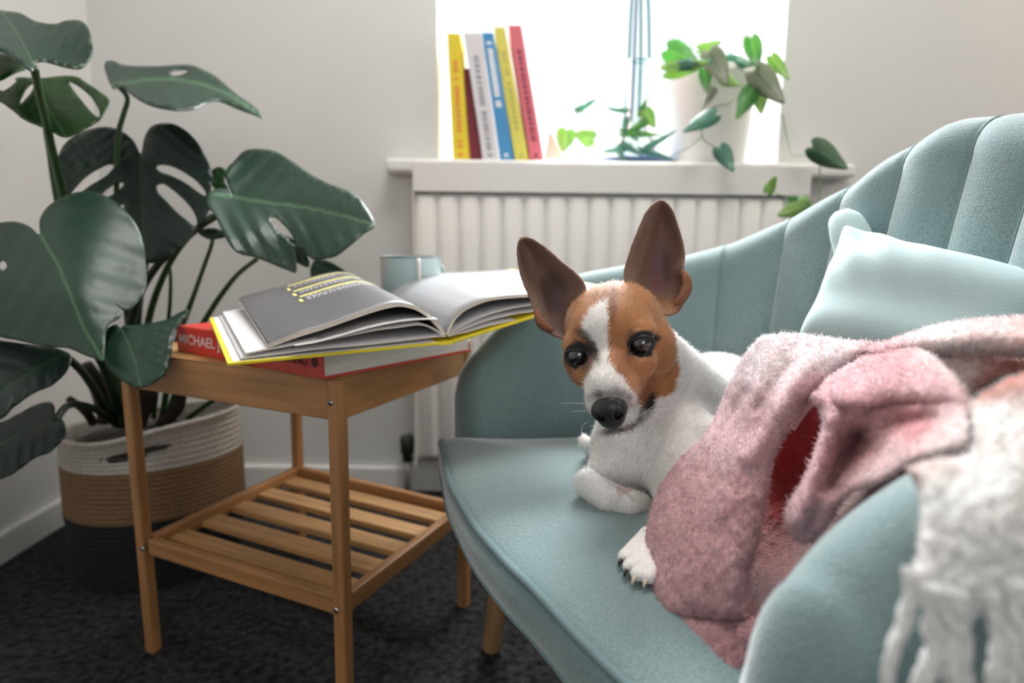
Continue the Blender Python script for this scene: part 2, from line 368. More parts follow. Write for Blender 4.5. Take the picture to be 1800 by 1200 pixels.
o = link('cover_spine', slab(bS - z3 * .0005, (rS - bS) / np.linalg.norm(rS - bS), np.linalg.norm(rS - bS), bind, .0035), obook, yel, False)
# end papers: white sheets pasted on the boards, set in from the edge
ep = bA + wl * .005 + bind * .012 + z3 * .0019
o = link('endpaper', slab(ep, wl, WL - .008, bind * .976, .0006), obook, white_page, False)
def curve3(pts, P0, n): return np.array([on_plane(x, y, P0, n) for x, y in pts])
def page_sheet(name, near_px, P0, n, m, thick, far_scale=1., lift=0, a=0.012, b_=.988, far=bind, sub=8, inner=None):
    """one bundle of pages: the near edge curve swept along the binding"""
    C = catmull(curve3(near_px, P0, n), sub); L_ = len(C); S = np.linspace(a, b_, 14)
    P = np.array([C + far * s for s in S]); P[..., 2] += lift * np.linspace(0, 1, 14)[:, None]
    return P
nearL = [(786, 588), (776, 573), (759, 555), (744, 544), (728, 537), (704, 533), (678, 537), (650, 545), (612, 558), (572, 572), (520, 588), (471, 606)]
def thick_sheet(name, P, thick, m, parent=obook, edge_m=None, dirn=None):
    nu, nv = P.shape[:2]
    du = np.gradient(P, axis=0); dv = np.gradient(P, axis=1); nn = np.cross(du, dv); nn /= np.linalg.norm(nn, axis=-1)[..., None] + 1e-12
    nn[nn[..., 2] < 0] *= -1
    Q = P - nn * thick
    V = np.concatenate([P.reshape(-1, 3), Q.reshape(-1, 3)]); F = []; FE = []
    for i in range(nu - 1):
        for j in range(nv - 1):
            a = i * nv + j; F.append((a, a + 1, a + nv + 1, a + nv)); b2 = a + nu * nv; F.append((b2, b2 + nv, b2 + nv + 1, b2 + 1))
    nf_ = len(F)
    for j in range(nv - 1):
        a, b2 = j, j + nu * nv; F.append((a, b2, b2 + 1, a + 1)); a, b2 = (nu - 1) * nv + j, (nu - 1) * nv + j + nu * nv; F.append((a, a + 1, b2 + 1, b2))
    for i in range(nu - 1):
        a, b2 = i * nv, i * nv + nu * nv; F.append((a, a + nv, b2 + nv, b2)); a, b2 = i * nv + nv - 1, i * nv + nv - 1 + nu * nv; F.append((a, b2, b2 + nv, a + nv))
    me = mesh_of(V, F); me.materials.append(m); me.materials.append(edge_m or cream)
    fix_normals(me)
    o = link(name, me, parent)
    me.polygons.foreach_set('material_index', [0] * nf_ + [1] * (len(F) - nf_)); sm = [True] * nf_ + [False] * (len(F) - nf_); me.polygons.foreach_set('use_smooth', sm)
    for k in range(0, nf_): pass
    return o
PL = page_sheet('l', nearL, bA, pn, None, 0, lift=.010)
thick_sheet('left_pages', PL, .0042, grey_page)
lower_px = [(782, 590), (770, 580), (752, 572), (735, 570), (705, 574), (660, 580), (600, 592), (540, 602), (470, 614), (432, 622)]
thick_sheet('lower_pages', page_sheet('l2', [(x, y + 0) for x, y in lower_px], bA, pn, None, 0), .0016, white_page)
thick_sheet('flyleaf', page_sheet('l3', [(786, 592), (770, 592), (720, 598), (640, 607), (560, 614), (480, 624), (424, 631)], bA, pn, None, 0), .0008, white_page)
card_px = [(768, 560), (740, 560), (700, 564), (650, 574), (600, 588), (555, 600), (517, 606)]
card = thick_sheet('loose_card', page_sheet('c', card_px, bA, pn, None, 0, a=-.01, b_=.5), .0009, white_page, parent=None, edge_m=white_page)
tag(card, 'white sheet of card tucked between the pages of the open book', 'paper')
# right hand pages
nearR = [(786, 588), (793, 570), (802, 556), (820, 541), (852, 527), (883, 521), (925, 518), (980, 515), (1040, 512), (1088, 508)]
PR = page_sheet('r', nearR, rS, pnr, None, 0)
thick_sheet('right_pages', PR, .0036, grey_soft)
for k, dy in enumerate((16, 34, 52)):
    px_ = [(790 + k, 592), (800 + k * 2, 582 + k * 3), (825, 562 + dy * .42), (860, 545 + dy * .55), (905, 532 + dy * .62), (960, 524 + dy * .60), (1030, 516 + dy * .38), (1086, 508 + dy * .1)]
    thick_sheet('inner_pages', page_sheet('ri', px_, rS, pnr, None, 0, a=.016, b_=.98), .0008, white_page)
# print on the left page: yellow rules with rows of small white marks underneath (too blurred to read)
def on_left(s, t):   # s along the page from the fore edge to the gutter, t from the near edge to the far one
    nu, nv = PL.shape[:2]; j = (1 - s) * (nv - 1); i = t * (nu - 1); j0 = int(min(j, nv - 2)); i0 = int(min(i, nu - 2)); fj, fi = j - j0, i - i0
    p = PL[i0, j0] * (1 - fi) * (1 - fj) + PL[i0 + 1, j0] * fi * (1 - fj) + PL[i0, j0 + 1] * (1 - fi) * fj + PL[i0 + 1, j0 + 1] * fi * fj
    return p + np.array([0, 0, .0009])
def page_strip(s0, s1, t0, t1, n=14):
    S = np.linspace(s0, s1, n); return grid_me(np.array([[on_left(s, t0) for s in S], [on_left(s, t1) for s in S]]))
yprint = mat('yellow_print', (.78, .72, .22), .5); wprint = mat('white_print', (.72, .68, .72), .5)
rules = [(.20, .80, .60), (.20, .62, .76), (.20, .74, .93)]
for s0, s1, t in rules:
    link('yellow_rule', page_strip(s0, s1, t - .013, t + .013), obook, yprint)
for t in (.52, .68, .84): link('yellow_tick', page_strip(.185, .198, t - .03, t + .03, 3), obook, yprint)
words = []
for r0, s1, t in [(0, .72, .56), (0, .68, .53), (0, .64, .50), (0, .60, .72), (0, .50, .69), (0, .55, .89), (0, .45, .86)]:
    s = .22
    while s < s1:
        w = random.uniform(.008, .022); words.append(page_strip(s, s + w, t - .006, t + .006, 2)); s += w + random.uniform(.006, .012)
o = link('fine_print', join_me(words), obook, wprint); o['kind'] = 'stuff'

# ------------------------------------------------------------------ enamel mug standing on the red book behind the open pages
mx_, my_ = float(atY(722, 470, 1.06)[0]), 1.06
mz = TH + RT + .0004; mh = float(atY(722, 450, 1.06)[2]) - mz; mr_ = 53 / 1200 * 1.06
mug = thing('mug', 'pale blue enamel mug with a dark rim standing behind the open book', 'mug', (mx_, my_, mz))
enam = mat('pale_blue_enamel', (.55, .70, .70), .25, coat=.3); enin = mat('cream_enamel', (.82, .80, .74), .25); rimm = mat('dark_rim', (.10, .14, .16), .3)
link('body', lathe_me([(0, 0), (mr_ * .86, 0), (mr_ * .93, .003), (mr_ * .97, .012), (mr_, mh - .003), (mr_ + .001, mh - .002)], 56, (mx_, my_, mz)), mug, enam)
link('lining', lathe_me([(mr_ - .001, mh - .002), (mr_ - .0025, mh - .004), (mr_ * .94, .01), (mr_ * .85, .005), (0, .004)], 56, (mx_, my_, mz)), mug, enin)
ca = np.linspace(0, 2 * math.pi, 49); cc = np.array([(mx_ + mr_ * math.cos(t), my_ + mr_ * math.sin(t), mz + mh - .001) for t in ca])
link('rim', tube_me(cc, .0011, 8, 1), mug, rimm)
hd = np.array([.55, .83, 0]); hp = [(mr_ - .002, mh * .8), (mr_ + .022, mh * .84), (mr_ + .034, mh * .6), (mr_ + .027, mh * .33), (mr_ - .003, mh * .22)]
link('handle', tube_me([np.array([mx_, my_, mz]) + hd * r + z3 * z for r, z in hp], .0048, 10, 5), mug, enam)
ds = [np.array([mx_ + .018, my_ - mr_ - .001, mz + mh - .002]), np.array([mx_ + .020, my_ - mr_ - .0016, mz + mh * .72]), np.array([mx_ + .019, my_ - mr_ - .001, mz + mh * .5])]
link('drip', tube_me(ds, [.0035, .003, .001], 6, 3), mug, enin)

# ------------------------------------------------------------------ books leaning on the window sill
SZ = wz0
sill_specs = [  # label, colour, bottom px, top px, height y, depth, print
    ('yellow paperback standing upright at the left end of the row', (.80, .62, .03), (796, 825), (786, 809), 58, 'orange'),
    ('thin crimson book squeezed behind the white one', (.30, .03, .07), (826, 847), (811, 826), 120, None),
    ('white book with faint grey and pink print leaning left', (.72, .69, .72), (849, 877), (815, 846), 57, 'grey'),
    ('blue book with a white title down its spine', (.06, .28, .56), (879, 904), (847, 867), 57, 'white'),
    ('pale yellow book leaning between the blue and pink ones', (.74, .66, .12), (906, 930), (868, 887), 47, 'olive'),
    ('pink red book at the right end of the leaning row', (.72, .16, .20), (932, 956), (894, 916), 44, 'dark')]
prints = {'orange': (.80, .25, .05), 'grey': (.35, .33, .36), 'white': (.85, .88, .9), 'olive': (.5, .48, .12), 'dark': (.28, .04, .08)}
for k, (lab, colr, (b0, b1), (t0, t1), ty, pc) in enumerate(sill_specs):
    yf = WY - .03 + (.035 if k == 1 else 0); dep = .13
    q = [atY(b0, 279, yf), atY(b1, 279, yf), atY(t1, ty, yf), atY(t0, ty, yf)]
    q[0][2] = q[1][2] = SZ + .0006
    bk = thing('book', lab, 'book', (q[0] + q[1]) / 2 + np.array([0, dep / 2, 0]), 'books leaning on the window sill')
    cm = mat('cover_' + 'abcdef'[k], colr, .45)
    dY = np.array([0, 1., 0]); hx = (q[1] - q[0]); lx = (q[2] - q[3])
    cov = .08
    def pt(u, v, y): return (q[0] * (1 - u) + q[1] * u) * (1 - v) + (q[3] * (1 - u) + q[2] * u) * v + dY * y
    def part(u0, u1, v0, v1, y0, y1): return hexa([pt(u0, v0, y0), pt(u1, v0, y0), pt(u1, v0, y1), pt(u0, v0, y1)], [pt(u0, v1, y0), pt(u1, v1, y0), pt(u1, v1, y1), pt(u0, v1, y1)])
    o = link('spine', part(0, 1, 0, 1, 0, .003), bk, cm, False); bevelled(o, .0012)
    o = link('cover_board', part(0, cov, 0, 1, .002, dep), bk, cm, False); o = link('cover_board', part(1 - cov, 1, 0, 1, .002, dep), bk, cm, False)
    o = link('page_block', part(cov, 1 - cov, .012, .985, .0035, dep - .004), bk, paper_m, False)
    if pc:
        pm = mat('print_' + pc, prints[pc], .5); ws = []
        v = .93 if pc == 'white' else .82
        lim = {'orange': .12, 'grey': .1, 'white': .42, 'olive': .25, 'dark': .15}[pc]; wd = .22 if pc == 'white' else .15
        while v > lim:
            h = random.uniform(.014, .03)
            if random.random() < .86: ws.append(part(.5 - wd, .5 + wd, v - h, v, -.0007, .0002))
            v -= h + (.004 if pc == 'white' else random.uniform(.006, .02))
        link('spine_print', join_me(ws), bk, pm, False)
        em = part(.36, .64, .03, .055, -.0007, .0002); link('publisher_mark', em, bk, pm, False)
# small coral card leaning at the end of the row
q = [atY(958, 279, WY - .02), atY(992, 279, WY + .03), atY(966, 228, WY + .0)]
o = link('card', fix_normals(mesh_of([q[0], q[1], q[2], q[0] + [0, .002, 0], q[1] + [0, .002, 0], q[2] + [0, .002, 0]], [(0, 1, 2), (5, 4, 3), (0, 3, 4, 1), (1, 4, 5, 2), (2, 5, 3, 0)])), None, mat('coral_card', (.85, .40, .32), .6), False)
tag(o, 'small coral card propped against the pink red book on the sill', 'card')
# ------------------------------------------------------------------ armchair: s runs back from the front edge, t runs from the far side to the near side
AO = np.array([-.090, .885]); AB = np.array([.952, .307]); AN = np.array([.307, -.952]); TC = .287
def ch(s, t, z): p = AO + AB * s + AN * t; return np.array([p[0], p[1], z])
def fabric(name, base, dark, scale=900, sh=1.0):
    m = bpy.data.materials.new(name); m.use_nodes = True; nt = m.node_tree; b = nt.nodes['Principled BSDF']; L = nt.links
    b.inputs['Roughness'].default_value = .78; b.inputs['Sheen Weight'].default_value = sh; b.inputs['Sheen Roughness'].default_value = .35; b.inputs['Specular IOR Level'].default_value = .3
    tc = N(nt, 'ShaderNodeTexCoord'); vo = N(nt, 'ShaderNodeTexVoronoi'); vo.inputs['Scale'].default_value = scale; L.new(tc.outputs['Object'], vo.inputs['Vector'])
    nz = N(nt, 'ShaderNodeTexNoise'); nz.inputs['Scale'].default_value = 9; nz.inputs['Detail'].default_value = 6; L.new(tc.outputs['Object'], nz.inputs[0])
    n3 = N(nt, 'ShaderNodeTexNoise'); n3.inputs['Scale'].default_value = 420; n3.inputs['Detail'].default_value = 3; L.new(tc.outputs['Object'], n3.inputs[0])
    ad = N(nt, 'ShaderNodeMath', operation='MULTIPLY_ADD'); L.new(vo.outputs['Distance'], ad.inputs[0]); ad.inputs[1].default_value = .9; L.new(nz.outputs[0], ad.inputs[2])
    cr = N(nt, 'ShaderNodeValToRGB'); cr.color_ramp.elements[0].color = (*base, 1); cr.color_ramp.elements[0].position = .45; cr.color_ramp.elements[1].color = (*dark, 1); cr.color_ramp.elements[1].position = 1.25 if False else 1.0
    L.new(ad.outputs[0], cr.inputs[0]); L.new(cr.outputs[0], b.inputs['Base Color'])
    mixh = N(nt, 'ShaderNodeMath', operation='MULTIPLY_ADD'); L.new(vo.outputs['Distance'], mixh.inputs[0]); mixh.inputs[1].default_value = -1.0; L.new(n3.outputs[0], mixh.inputs[2])
    bp = N(nt, 'ShaderNodeBump'); bp.inputs['Strength'].default_value = .32; bp.inputs['Distance'].default_value = .0012; L.new(mixh.outputs[0], bp.inputs['Height']); L.new(bp.outputs[0], b.inputs['Normal'])
    MATS[name] = m; return m
teal = fabric('duck_egg_weave', (.265, .355, .36), (.175, .255, .262), 520)
teal_pipe = fabric('duck_egg_piping', (.22, .31, .32), (.15, .23, .24), 900, .15)
chair = thing('armchair', 'duck egg blue shell armchair with channelled back and wooden legs beside the table', 'armchair', ch(.25, TC, 0))
S0, W0, SEXP = .012, .356, 2.6
th_ = np.linspace(0, math.pi / 2, 120); half = [(-.0 + S0 + k * .0, W0) for k in (0,)] + [(S0 + .03 + (.487 - S0 - .03) * math.sin(t) ** (2 / SEXP), W0 * math.cos(t) ** (2 / SEXP)) for t in th_[1:-1]] + [(.487, 0)]
path = [(s + .020 * max(0, 1 - s / .3), TC - w) for s, w in half] + [(s - .007 * max(0, 1 - s / .3), TC + w) for s, w in half[-2::-1]]
PP = catmull(path, 2); seg = np.r_[0, np.cumsum(np.linalg.norm(np.diff(PP, axis=0), axis=1))]; TOT = seg[-1]
NU = 300; uu = np.linspace(0, TOT, NU); PP = np.stack([np.interp(uu, seg, PP[:, k]) for k in (0, 1)], -1)
arc = np.minimum(uu, TOT - uu)                       # arc length from the nearer arm front
ctab_x = [0, .01, .03, .07, .12, .18, .25, .32, .40, .48, .56, .65, .74, .9]
ctab_z = [.395, .422, .447, .487, .530, .559, .572, .582, .605, .640, .678, .708, .730, .742]
def smoothtab(x): return np.interp(x, ctab_x, ctab_z)
zc = smoothtab(arc); near_z = np.interp(arc, [0, .01, .02, .06, .10, .135, .17, .21, .27, .32, .40, .46, .52, .60, .70], [.398, .428, .449, .486, .504, .515, .528, .543, .566, .582, .615, .665, .707, .732, .738]); zc = np.where((uu > TOT / 2), near_z, np.where(arc > .6, np.maximum(zc, np.interp(arc, [.6, .7], [.70, .738])), zc)); ker = np.hanning(17); ker /= ker.sum(); zc2 = np.convolve(np.pad(zc, 8, mode='edge'), ker, 'valid'); zc = np.where(arc < .03, zc, zc2)
Tn = np.gradient(PP, axis=0); Tn /= np.linalg.norm(Tn, axis=1)[:, None]; Nn = np.stack([-Tn[:, 1], Tn[:, 0]], -1)
ctr = np.array([.2, TC]); sgn = np.sign(((PP - ctr) * Nn).sum(1)); Nn *= sgn[:, None]
cpx = to_px(np.array([ch(*PP[i], zc[i]) for i in range(NU)]))[0]; hN = NU // 2; first = int(np.argmax(arc > .12))
seams = [float(uu[first + int(np.argmin(abs(cpx[first:hN + 60] - t)))]) for t in (1278, 1400, 1509, 1632, 1768)]
while seams[-1] + .085 < TOT - .38: seams.append(seams[-1] + .085)
seams = np.array(seams + [TOT - .30, TOT - .2])
def channel(u):     # 0 on a seam, 1 on the belly of a channel
    k = np.searchsorted(seams, u)
    if k == 0 or k == len(seams): return 1.0
    a, b_ = seams[k - 1], seams[k]; x = (u - a) / (b_ - a); return float(abs(math.sin(math.pi * x)) ** .55)
TR = .036; rows = []; inner_rows = []
for i in range(NU):
    e = min(arc[i] / .030, 1.0); e = math.sqrt(max(1 - (1 - e) ** 2, 0)); e = max(e, .02)
    back = np.clip((arc[i] - .3) / .3, 0, 1); chn = channel(uu[i]); amp = .0015 + .0105 * np.clip((arc[i] - .12) / .38, 0, 1)
    inb = .050 + .045 * back; top = zc[i]; r = TR * (1 + .1 * back); prof = []
    for v in np.linspace(0, 1, 20):                   # inner face, from the seat up
        z = .29 + (top - r - .29) * v; off = -(inb + (r - inb) * v ** 1.2) - .006 * math.sin(math.pi * v); off -= amp * (chn - .5) * min(1, .3 + v * 2)
        prof.append((off, z))
    for a in np.linspace(math.pi, 0, 15)[1:]:
        bump_ = amp * (chn - .5); prof.append(((r + bump_ * (.25 + .75 * abs(math.cos(a)))) * math.cos(a), top - r + (r + bump_ * .22) * math.sin(a)))
    for v in np.linspace(0, 1, 16)[1:]:               # outer face, down
        z = (top - r) + (.235 - (top - r)) * v; off = r + .010 * math.sin(math.pi * v * .8) - .035 * v ** 2; prof.append((off + amp * .5 * (chn - .5) * (1 - v), z))
    prof.append((-.02, .232)); prof.append((-inb, .25))
    zmid = .25 + (top - .25) * .5
    rows.append([ch(*(PP[i] + Nn[i] * (o_ * e)), zmid + (z - zmid) * (.86 + .14 * e)) for o_, z in prof])
rows = np.array(rows)
shell = link('shell', grid_me(rows, close_v=True, cap=True), chair, teal); fix_normals(shell.data)
# seam piping on the inner face and over the crest
for sm in seams:
    i = int(round(sm / TOT * (NU - 1))); amp = min(1, max(.15, (min(sm, TOT - sm) - .38) / .2))
    P = rows[i, 2:33]
    nrm = np.array([ch(*(PP[i] + Nn[i]), 0) - ch(*PP[i], 0)])[0]
    link('seam_piping', tube_me(P[::2] + 0 * nrm, .0017 * amp + .0004, 6, 2), shell, teal_pipe)
    break_ = 0
# seat cushion
frontpx = [(777, 772), (779, 792), (790, 840), (813, 885), (838, 925), (867, 960), (900, 996), (936, 1030), (968, 1064), (1000, 1099), (1040, 1140), (1080, 1179)]
Fr = [atZ(x, y, .335)[:2] for x, y in frontpx]
Fr += [ch(.012, .55, 0)[:2], ch(.035, .585, 0)[:2]]
rest = [(.1, TC + .285), (.2, TC + .27), (.3, TC + .24), (.375, TC + .16), (.40, TC), (.375, TC - .16), (.3, TC - .24), (.2, TC - .27), (.1, TC - .29), (.03, TC - .315)]
outl = list(Fr) + [ch(s, t, 0)[:2] for s, t in rest]
outl = np.array(outl) * 1000
P2, T2, sm_out = patch2d(outl, 7, n=5)
front_len = 5 * 13
d_all = dist_poly(P2[:, 0], P2[:, 1], sm_out)
Zs = .335 + .020 * (1 - np.exp(-d_all / 70)) + .004 * (1 - np.exp(-d_all / 5)) - .004
seat_v = np.c_[P2 / 1000, Zs]
ssm = sm_out / 1000; cen = ssm.mean(0)
rings = []
for off, z in ((0, .3305), (.0045, .325), (.006, .310), (.003, .292), (-.004, .282), (-.02, .276), (-.07, .274)):
    d = ssm - cen; rings.append(np.c_[ssm + d / np.linalg.norm(d, axis=1)[:, None] * off, np.full(len(ssm), z)])
top_me = mesh_of(seat_v, T2); fix_normals(top_me)
if sum(p.normal.z for p in top_me.polygons) < 0: top_me.flip_normals()
seat = link('seat_cushion', top_me, chair, teal)
band = link('seat_base', fix_normals(grid_me(np.array(rings), close_v=True, cap=True)), chair, teal)
fp = np.c_[ssm[:front_len], np.full(front_len, .3335)]
link('seat_piping', tube_me(fp, .0042, 8, 1), seat, teal_pipe)
fp2 = rings[3][:front_len].copy(); link('base_seam', tube_me(fp2, .0018, 6, 1), band, teal_pipe)
for (tp, bt) in ((( .005, .925), (-.026, .945)), ((.10, .43), (.075, .40)), ((.36, 1.0), (.39, 1.03)), ((.47, .50), (.50, .47))):
    tp, bt = np.array([*tp, .262]), np.array([*bt, 0.])
    o = link('leg', tube_me([bt + (tp - bt) * k for k in (0, .02, .5, 1)], [.0125, .0135, .0165, .020], 20, 1), chair, beech)

# ------------------------------------------------------------------ scatter cushion
pil = [atY(1487, 408, .78), atY(1905, 505, .56), atY(1905, 900, .50), atY(1388, 640, .70)]  # top left, top right, bottom right, bottom left
pc_ = sum(pil) / 4; pn1 = np.cross(pil[1] - pil[0], pil[3] - pil[0]); pn1 /= np.linalg.norm(pn1)
def pillow_side(sg, n=44):
    G = np.zeros((n + 1, n + 1, 3))
    for i in range(n + 1):
        for j in range(n + 1):
            u, v = i / n, j / n; U_, V_ = 2 * u - 1, 2 * v - 1
            p = (pil[0] * (1 - u) + pil[1] * u) * (1 - v) + (pil[3] * (1 - u) + pil[2] * u) * v
            pinch = .085 * (1 - U_ ** 2) * V_ ** 2 * np.sign(V_), .085 * (1 - V_ ** 2) * U_ ** 2 * np.sign(U_)
            p = p - (pil[3] - pil[0]) * pinch[0] * .55 - (pil[1] - pil[0]) * pinch[1] * .55
            th = ((1 - U_ ** 4) * (1 - V_ ** 4)) ** .55 * .060
            wr_ = .0045 * math.sin(11 * u + 7 * v * v + 3 * math.sin(5 * v)) * (abs(U_) + abs(V_)) * .5 + .006 * math.sin(30 * (u - .5 * v)) * math.exp(-((u) ** 2 + v ** 2) * 7) + .002 * math.sin(17 * v + 5 * u)
            G[i, j] = p + pn1 * sg * (th + wr_ * (1 - max(abs(U_), abs(V_)) ** 6))
    return G
g1, g2 = pillow_side(1), pillow_side(-1)
pm_ = join_me([grid_me(g1), grid_me(g2)]); bmx = bmesh.new(); bmx.from_mesh(pm_); bmesh.ops.remove_doubles(bmx, verts=bmx.verts, dist=.0004); bmesh.ops.recalc_face_normals(bmx, faces=bmx.faces); bmx.to_mesh(pm_); bmx.free()
cush_m = mat('duck_egg_cotton', (.45, .585, .60), .85, noise=(14, .05), bump=(600, .35, .001), sheen=.3)
cu_o = thing('cushion', 'pale duck egg cotton cushion propped in the back of the armchair', 'cushion', pc_)
body = link('cover', pm_, cu_o, cush_m)
e_ = np.array([g1[i, 0] for i in range(45)] + [g1[44, j] for j in range(1, 45)] + [g1[i, 44] for i in range(43, -1, -1)] + [g1[0, j] for j in range(43, 0, -1)])
link('edge_seam', tube_me(np.r_[e_, e_[:1]], .0022, 6, 1), body, cush_m)
ear_pts = [g1[0, 0] + (g1[0, 0] - pc_) * k + np.array([0, 0, z]) for k, z in ((-.16, -.010), (-.05, .004), (.03, .006), (.07, -.004), (.06, -.020))]
link('corner_gather', tube_me(ear_pts, [.022, .021, .018, .013, .005], 12, 4), body, cush_m)
# ------------------------------------------------------------------ dog: one continuous surface grown from blended round shapes
def unit(v): v = np.asarray(v, float); return v / np.linalg.norm(v)
EL, ER = atY(1017, 622, .636), atY(1130, 601, .618)
hR = unit(ER - EL); hM = (EL + ER) / 2
lo, hi = .45, .62
f_ = lambda y: np.dot(atY(1070, 722, y) - hM, hR)
ys = np.linspace(.45, .62, 200); yN = ys[int(np.argmin([abs(f_(y)) for y in ys]))]
nose_w = atY(1070, 722, yN); Dn = nose_w - hM; ML = np.linalg.norm(Dn); Dn = unit(Dn)

ax0 = np.cross(hR, Dn)  # rotate Dn up about hR by 22 degrees
def rot(v, k, a): return v * math.cos(a) + np.cross(k, v) * math.sin(a) + k * np.dot(k, v) * (1 - math.cos(a))
c1, c2 = rot(Dn, hR, math.radians(24)), rot(Dn, hR, -math.radians(24)); hF = c1 if c1[2] > c2[2] else c2
hU = np.cross(hR, hF); hU = hU if hU[2] > 0 else -hU; hU = unit(hU); K = np.linalg.norm(ER - EL) / .061
HB = np.stack([hR, hU, hF], 1)   # local (right, up, forward) -> world
def H(x, y, z): return hM + HB @ (np.array([x, y, z]) * K)
nl = HB.T @ (nose_w - hM) / K; print('nose local', nl)

class Field:
    def __init__(s, lo, hi, h):
        s.lo, s.h = np.array(lo), h; s.n = np.ceil((np.array(hi) - s.lo) / h).astype(int) + 1
        s.F = np.full(s.n, .05, np.float32)
    def sub(s, c0, c1):
        a = np.clip(((np.minimum(c0, c1) - s.lo) / s.h).astype(int), 0, s.n - 1); b = np.clip(((np.maximum(c0, c1) - s.lo) / s.h).astype(int) + 2, 1, s.n)
        X = [s.lo[k] + s.h * np.arange(a[k], b[k]) for k in range(3)]; G = np.stack(np.meshgrid(*X, indexing='ij'), -1)
        return tuple(slice(a[k], b[k]) for k in range(3)), G
    def smin(s, sl, d, k):
        A = s.F[sl]; h = np.maximum(k - abs(A - d), 0) / k; s.F[sl] = np.minimum(A, d) - h * h * h * k / 6
    def cut(s, sl, d, k):   # smooth subtraction
        A = s.F[sl]; d = -d; h = np.maximum(k - abs(A - d), 0) / k; s.F[sl] = np.maximum(A, d) + h * h * h * k / 6
    def cone(s, a, b, ra, rb, k=.012, op='add'):
        a, b = np.asarray(a, float), np.asarray(b, float); m = max(ra, rb) + .03; sl, G = s.sub(np.minimum(a, b) - m, np.maximum(a, b) + m)
        ab = b - a; L2 = max(ab @ ab, 1e-9); t = np.clip(((G - a) @ ab) / L2, 0, 1); d = np.linalg.norm(G - a - t[..., None] * ab, axis=-1) - (ra + (rb - ra) * t)
        (s.smin if op == 'add' else s.cut)(sl, d, k)
    def ell(s, c, r, B=None, k=.012, op='add'):
        B = np.eye(3) if B is None else B; r = np.asarray(r, float); m = r.max() + .03; sl, G = s.sub(np.asarray(c) - m, np.asarray(c) + m)
        q = (G - c) @ B; k0 = np.linalg.norm(q / r, axis=-1); k1 = np.linalg.norm(q / (r * r), axis=-1) + 1e-9; d = k0 * (k0 - 1) / k1
        (s.smin if op == 'add' else s.cut)(sl, d, k)
    def mesh(s, smooth=2):
        F, h = s.F, s.h; S = F < 0; n = s.n
        acc = np.zeros((n[0] - 1, n[1] - 1, n[2] - 1, 3), np.float32); cnt = np.zeros(acc.shape[:3], np.int8)
        for ax in range(3):
            o1, o2 = [k for k in range(3) if k != ax]
            for i in (0, 1):
                for j in (0, 1):
                    st = [0, 0, 0]; st[o1], st[o2] = i, j; en = [st[k] + n[k] - 1 for k in range(3)]
                    A = F[st[0]:en[0], st[1]:en[1], st[2]:en[2]]; st2 = list(st); st2[ax] += 1; en2 = [st2[k] + n[k] - 1 for k in range(3)]
                    B_ = F[st2[0]:en2[0], st2[1]:en2[1], st2[2]:en2[2]]; c = (A < 0) != (B_ < 0); ix = np.nonzero(c)
                    t = A[ix] / (A[ix] - B_[ix]); off = np.zeros((len(t), 3), np.float32); off[:, o1] = i; off[:, o2] = j; off[:, ax] = t
                    acc[ix] += off; cnt[ix] += 1
        ix = np.nonzero(cnt); V = (np.stack(ix, -1) + acc[ix] / cnt[ix][:, None]) * h + s.lo
        idx = np.full(cnt.shape, -1, np.int64); idx[ix] = np.arange(len(V)); Fc = []
        for ax in range(3):
            o1, o2 = (ax + 1) % 3, (ax + 2) % 3
            a = [slice(1, n[k] - 1) for k in range(3)]; a[ax] = slice(0, n[ax] - 1); b = list(a); b[ax] = slice(1, n[ax])
            SA, SB = S[tuple(a)], S[tuple(b)]; q = np.nonzero(SA != SB); base = np.stack(q, -1); base[:, o1] += 1; base[:, o2] += 1
            def at(d1, d2): p = base.copy(); p[:, o1] += d1; p[:, o2] += d2; return idx[p[:, 0], p[:, 1], p[:, 2]]
            quad = np.stack([at(-1, -1), at(0, -1), at(0, 0), at(-1, 0)], -1); fl = ~SA[q]; quad[fl] = quad[fl][:, ::-1]; Fc.append(quad)
        Fc = np.concatenate(Fc); Fc = Fc[(Fc >= 0).all(1)]
        for _ in range(smooth):
            sm = np.zeros_like(V); ct = np.zeros(len(V))
            for k in range(4):
                a, b = Fc[:, k], Fc[:, (k + 1) % 4]; np.add.at(sm, a, V[b]); np.add.at(sm, b, V[a]); np.add.at(ct, a, 1); np.add.at(ct, b, 1)
            V = V * .5 + .5 * sm / np.maximum(ct, 1)[:, None]
        return V, Fc

FD = Field((-.01, .46, .325), (.40, .98, .60), .0018)
# trunk, haunches, chest, neck
FD.cone(atY(1172, 760, .735), atY(1262, 712, .85), .060, .064, .03)
FD.ell(atY(1258, 706, .865), (.066, .066, .058), k=.03)
FD.cone(atY(1125, 690, .70), atY(1150, 770, .70), .043, .056, .03)
FD.cone(atY(1135, 645, .70), atY(1205, 720, .76), .046, .058, .03)
FD.ell(atY(1104, 796, .705), (.041, .05, .052), k=.02)
FD.cone(atY(1205, 800, .66), atY(1230, 900, .60), .045, .036, .03)
# image-left foreleg folded under: shoulder, elbow, forearm, tucked paw
FD.cone(atY(1082, 800, .690), atY(1050, 842, .676), .022, .016, .008)
FD.cone(atY(1034, 850, .660), atY(1070, 874, .640), .0145, .0150, .0035)
FD.cone(atY(1070, 874, .640), atY(1108, 884, .628), .0150, .0130, .004)
FD.cone(atY(1108, 884, .628), atY(1126, 886, .632), .0130, .0115, .003)
FD.cone(atY(1086, 866, .630), atY(1104, 873, .624), .0055, .005, .003)
